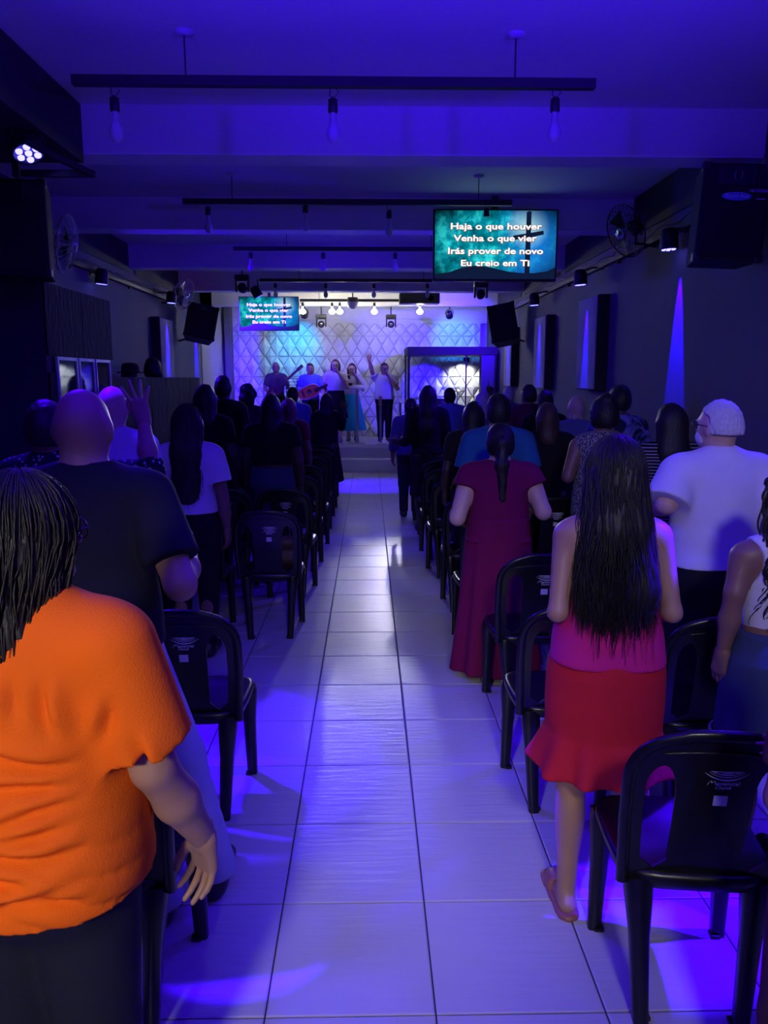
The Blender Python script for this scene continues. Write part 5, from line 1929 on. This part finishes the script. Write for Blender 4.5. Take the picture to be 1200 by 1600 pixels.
# moving heads
def moving_head(loc, aim, label, up_z):
    t = empty('moving_head', loc)
    MB().box((0, 0, .10), (.20, .15, .07), bev=.012).build('base', M_black, t)
    y = MB()
    for sx in (-1, 1):
        y.box((sx * .085, 0, -.01), (.028, .075, .17), bev=.008)
    y.box((0, 0, .062), (.19, .08, .03), bev=.006)
    y.build('yoke', M_black, t)
    rot = local_quat(Vector(aim) - Vector(loc))
    hd = MB().lathe([(.0, .085), (.045, .08), (.062, .05), (.066, -.02), (.058, -.06), (.052, -.062), (.05, -.045), (0, -.045)], n=18, caps=False)
    hd.v = [tuple(rot @ Vector(p) + Vector((0, 0, -.045))) for p in hd.v]
    h = hd.build('head', M_black, t)
    ln = MB().lathe([(.0, -.050), (.046, -.050), (.046, -.046)], n=16, caps=False)
    ln.v = [tuple(rot @ Vector(p) + Vector((0, 0, -.045))) for p in ln.v]
    ln.build('lens', M_chrome, h)
    MB().cyl((0, 0, .13), (0, 0, up_z - loc[2]), .012, 8).build('hanger', M_black, t)
    tag(t, label, 'moving head', 'moving head lamps')


moving_head((-1.78, 11.3, 2.98), (-1.75, 16.1, 2.0), 'moving head lamp hanging beside the small screen', 3.3)
moving_head((1.60, 11.3, 2.90), (1.8, 16.1, 2.2), 'moving head lamp hanging just below the large screen', 3.3)
moving_head((-.90, 15.1, 2.74), (-.4, 2.5, .4), 'moving head lamp over the guitarist against the relief wall', 3.05)
moving_head((.43, 15.1, 2.74), (.6, 2.5, .4), 'moving head lamp over the arm-raising singer against the relief wall', 3.05)
CYAN = (0.01, 0.42, 1.0)
par((-1.22, 15.12, 2.86), (-1.48, 16.1, 2.30), 'LED par light on the stage beam throwing cyan on the relief wall', 110, 66, col=CYAN, wall=(-1.22, 15.12, 3.03), blend=.9)
par((1.55, 15.12, 2.86), (1.75, 16.1, 2.50), 'LED par light on the stage beam over the drum booth', 95, 66, col=(.02, .26, 1.0), wall=(1.55, 15.12, 3.03), blend=.9)
lamp('stage_blue_light', 'SPOT', (-2.3, 13.2, 2.9), 500, BLUE, (-2.75, 16.1, 1.5), size=.05, angle=34, blend=.9)
t = empty('disco_dome', (-.28, 14.2, 3.0))
MB().lathe([(.09, .10), (.10, .06), (.10, .02)], n=20).build('base', M_black, t)
MB().lathe([(.098, .02), (.095, -.03), (.07, -.075), (.03, -.095), (.003, -.098)], n=20, caps=False).build('dome', mat('dome_facets', (.5, .5, .6), .15, coat=.5), t)
MB().cyl((0, 0, .09), (0, 0, .30), .012, 8).build('stem', M_black, t)
tag(t, 'faceted dome lamp in the middle of the stage ceiling', 'lamp')
t = empty('projector', (.91, 14.22, 3.08))
MB().box((0, 0, 0), (.72, .30, .18), bev=.015).build('body', M_screen, t)
MB().lathe([(.05, 0), (.05, -.03), (.035, -.03)], c=(.2, -.15, 0), axis=(0, -1, 0), n=16).build('lens', M_chrome, t)
MB().cyl((0, 0, .08), (0, 0, .21), .02, 8).build('mount', M_black, t)
tag(t, 'flat black projector box under the stage ceiling', 'projector')

# framed panes on the booth
M_frm = mat('silver_frame', (.55, .55, .60), .4, metal=.3)
for k, (y0, y1) in enumerate(((5.53, 5.91), (5.94, 6.27), (6.30, 6.65))):
    t = empty('framed_pane', (-2.185, (y0 + y1) / 2, 1.53))
    w_, h_ = y1 - y0, .60
    for a in (-1, 1):
        MB().box((0, a * (w_ / 2 - .012), 0), (.022, .024, h_), bev=.003).build('frame_side', M_frm, t)
        MB().box((0, 0, a * (h_ / 2 - .012)), (.022, w_ - .05, .024), bev=.003).build('frame_rail', M_frm, t)
    MB().box((-.004, 0, 0), (.008, w_ - .04, h_ - .04)).build('pane', mat('dark_mirror', (.10, .11, .13), .04, metal=.75, var=.05), t)
    tag(t, ('silver-framed glass pane nearest the corner, dull grey', 'silver-framed glass pane in the middle of three on the slate block', 'silver-framed glass pane nearest the stage, brightest of three')[k], 'framed pane', 'framed panes on the slate block')

# ------------------------------------------------------------------ stage things
M_steel = mat('brushed_steel', (.6, .6, .63), .3, metal=1.0)
t = empty('lectern', (-.215, 14.30, ZS))
MB().box((0, 0, .012), (.30, .30, .024), bev=.006).build('base', M_steel, t)
MB().cyl((0, 0, .02), (0, 0, 1.02), .028, 14).build('post', M_steel, t)
MB().box((0, .02, 1.04), (.26, .22, .03), rot=Matrix.Rotation(R(14), 3, 'X'), bev=.004).build('top', M_steel, t)
MB().box((-.12, -.0, 1.09), (.07, .03, .05), bev=.006).build('card_holder', M_black, t)
tag(t, 'single-post steel lectern before the turquoise skirt', 'lectern')
t = empty('glass_lectern', (.40, 14.28, ZS))
for x, h in ((-.18, .70), (.18, .74)):
    MB().cyl((x, 0, 0), (x, 0, h), .022, 12).build('post', M_steel, t)
    MB().lathe([(.09, 0), (.09, .012), (.03, .02)], c=(x, 0, 0), n=18).build('foot', M_steel, t)
MB().box((-.12, 0, .71), (.26, .34, .014), bev=.004).build('glass_shelf', M_glass, t)
MB().box((.24, 0, .75), (.36, .34, .014), bev=.004).build('glass_shelf', M_glass, t)
MB().box((-.19, -.12, .80), (.06, .02, .17), bev=.008).build('card', mat('peach_card', (.7, .42, .32), .6), t)
tag(t, 'clear glass lectern with two steel posts below the arm-raising singer', 'lectern')

# glass drum booth
t = empty('drum_booth', (1.56, 15.2, ZS))
MB().box((0, 0, 1.70), (1.68, 1.30, .15), bev=.006).build('roof', M_dark, t)
for sx, sy in ((-1, -1), (1, -1), (-1, 1), (1, 1)):
    MB().box((sx * .81, sy * .62, .815), (.04, .04, 1.63)).build('post', M_black, t)
MB().box((-.28, -.62, .815), (1.02, .012, 1.60)).build('glass_pane', M_glass, t)
MB().box((-.81, 0, .815), (.012, 1.2, 1.60)).build('glass_pane', M_glass, t)
MB().box((.67, -.62, .815), (.25, .03, 1.62), bev=.004).build('side_board', mat('booth_board', (.12, .12, .15), .6), t)
MB().box((.26, -.62, .815), (.025, .03, 1.62)).build('mullion', M_black, t)
MB().box((.81, 0, .815), (.02, 1.2, 1.60)).build('side_wall', M_dark, t)
MB().cyl((.35, .05, 1.60), (.35, .05, 1.52), .06, 14).build('booth_lamp', M_black, t)
tag(t, 'glass-fronted drum booth with dark roof at the stage corner', 'drum booth')
lamp('booth_light', 'SPOT', (1.93, 15.86, 2.02), 45, (.95, .97, 1.0), (1.93, 16.0, 1.2), size=.04, angle=130, blend=.6)
lamp('booth_blue_light', 'SPOT', (1.0, 14.75, 1.95), 260, (.02, 0, 1.0), (1.15, 16.15, 1.35), size=.04, angle=48, blend=.2)
M_drum = mat('drum_shell', (.03, .03, .04), .25, coat=.5)
M_cym = mat('cymbal_brass', (.55, .42, .18), .3, metal=1.0)
t = empty('drum_kit', (1.35, 15.35, ZS))
MB().lathe([(.0, -.2), (.25, -.2), (.26, -.19), (.26, .19), (.25, .2), (0, .2)], c=(0, 0, .27), axis=(0, 1, 0), n=24).build('bass_drum', M_drum, t)
MB().lathe([(.0, 0), (.17, 0), (.17, .14), (0, .14)], c=(-.3, .15, .55), n=20).build('snare_drum', M_steel, t)
MB().lathe([(.0, 0), (.14, 0), (.14, .2), (0, .2)], c=(.1, .05, .6), n=20).build('tom_drum', M_drum, t)
for x, y_, z in ((-.42, -.1, .80), (.40, .0, .95)):
    c_ = MB().lathe([(.02, .03), (.05, .015), (.19, -.004), (.19, -.007), (.04, .008)], c=(x, y_, z), n=24, caps=False).build('cymbal', M_cym, t)
    mb = MB().cyl((x, y_, .02), (x, y_, z + .02), .010, 8)
    for k in range(3):
        a = k * 2.09
        mb.tube([(x, y_, .25), (x + .18 * math.cos(a), y_ + .18 * math.sin(a), .01)], .008, 6)
    mb.build('stand', M_steel, t)
tag(t, 'drum kit with brass cymbals inside the glass booth', 'drum kit')


# instruments
def guitar(name, loc, ang, body_col, label, scale=1.0, bass=False):
    t = empty(name, loc)
    t.rotation_euler = (0, R(ang), 0)
    N = 40
    pts = []
    for k in range(N):
        a = 2 * math.pi * k / N
        r = .17 * (1 + .22 * math.cos(2 * a) - .10 * math.cos(a))
        if bass:
            r *= .85
        pts.append((r * math.cos(a) * 1.15, r * math.sin(a) * .95))
    pts = [(x * scale, z * scale) for x, z in pts]
    MB().prism(pts, 0, .09 if not bass else .045).build('body', body_col, t)
    rim = MB()
    rim.tube([(x, .0, z) for x, z in pts] + [(pts[0][0], 0, pts[0][1])], .006, 5, caps=False)
    rim.build('binding', M_socket if not bass else M_black, t)
    MB().lathe([(.0, 0), (.05 * scale, 0), (.05 * scale, .004)], c=(-.03, -.002, 0), axis=(0, -1, 0), n=20, caps=False).build('sound_hole', M_screen, t)
    MB().box((-.46 * scale, -.008, 0), (.64 * scale, .03, .05 * scale)).build('neck', mat('fret_wood', (.05, .025, .015), .5), t)
    MB().box((-.84 * scale, -.004, 0), (.16 * scale, .025, .075 * scale), bev=.006).build('headstock', mat('fret_wood', (.05, .025, .015), .5), t)
    MB().box((.10 * scale, -.008, 0), (.03, .012, .13 * scale)).build('bridge', M_screen, t)
    tag(t, label, 'guitar')


# necks point to the player's left (picture right)
guitar('acoustic_guitar', (-1.14, 14.60, 1.42), 180 - 20, mat('guitar_top', (.50, .13, .04), .3, coat=.6), 'orange-brown acoustic guitar held by the blue-shirted guitarist', .92)
guitar('bass_guitar', (-1.84, 14.98, 1.40), 180 - 42, mat('bass_body', (.10, .02, .03), .3, coat=.6), 'dark red bass guitar held by the bald bass player', .85, True)


def mic_stand(x, y, z, label, h=1.42, boom=(.25, .1)):
    t = empty('microphone_stand', (x, y, z))
    mb = MB()
    for k in range(3):
        a = k * 2.09 + .4
        mb.tube([(0, 0, .12), (.26 * math.cos(a), .26 * math.sin(a), .012)], .008, 6)
    mb.build('tripod', M_black, t)
    MB().cyl((0, 0, .1), (0, 0, h - .2), .010, 8).build('pole', M_steel, t)
    MB().tube([(0, 0, h - .2), (boom[0], boom[1], h)], .007, 6).build('boom', M_black, t)
    MB().tube([(boom[0], boom[1], h), (boom[0] * 1.3, boom[1] * 1.3, h + .02)], [.014, .02], 8).build('microphone', M_black, t)
    tag(t, label, 'microphone stand', 'microphone stands')


mic_stand(-1.98, 14.72, ZS, 'microphone stand in front of the bald bass player', 1.28, (.14, .22))
t = empty('music_stand', (-1.55, 14.75, ZS))
MB().cyl((0, 0, .02), (0, 0, .95), .010, 8).build('pole', M_black, t)
mb = MB()
for k in range(3):
    mb.tube([(0, 0, .2), (.22 * math.cos(k * 2.09), .22 * math.sin(k * 2.09), .01)], .008, 6)
mb.build('tripod', M_black, t)
mb = MB()
for zz in (0, .06, .12, .18, .24):
    mb.box((0, -.0, 1.0 + zz - .05), (.42, .012, .010))
for xx in (-.2, 0, .2):
    mb.box((xx, 0, 1.07), (.012, .012, .26))
mb.build('desk', M_black, t)
tag(t, 'open wire music stand between the two guitarists', 'music stand')

# handbag on the aisle chair, bag strap; things at the frame edge
M_bag = mat('brown_leather', (.10, .05, .035), .5, bump=.2, bscale=60)
t = empty('handbag', (-.60, 5.05, .437))
F = Field(.007)
F.rc((-.09, 0, .05), (.09, 0, .05), .055, .055, k=.03).rc((-.085, 0, .16), (.085, 0, .16), .045, .045, k=.06)
v, q = F.mesh()
v[:, 2] = np.maximum(v[:, 2], .001)
link('bag_body', np_mesh('bag_body', v, q), M_bag, t)
MB().tube([(-.07, 0, .19), (-.06, 0, .28), (0, 0, .32), (.06, 0, .28), (.07, 0, .19)], .007, 6).build('bag_strap', M_bag, t)
MB().box((0, -.058, .13), (.03, .008, .03), bev=.003).build('clasp', M_cym, t)
tag(t, 'brown leather handbag left on an aisle chair', 'handbag')
person('person in brown trousers cropped at the frame edge beside the printed chair', (.945, 1.36), 1.30, 0, w=.95, skin='tan', top=tee('umber_top', (.10, .045, .03), hem=.9, sleeve=.6), bottom=jeans(cloth('umber', (.12, .05, .03)), loose=.02), shoes=BLACKSHOES,
       ar=['L', (.20, .02, 1.12), (.05, .22, 1.12)], al=['L', (-.17, .04, 1.12), (-.03, .22, 1.14)], res=.015, hair=dict(kind='short'), seed=71)
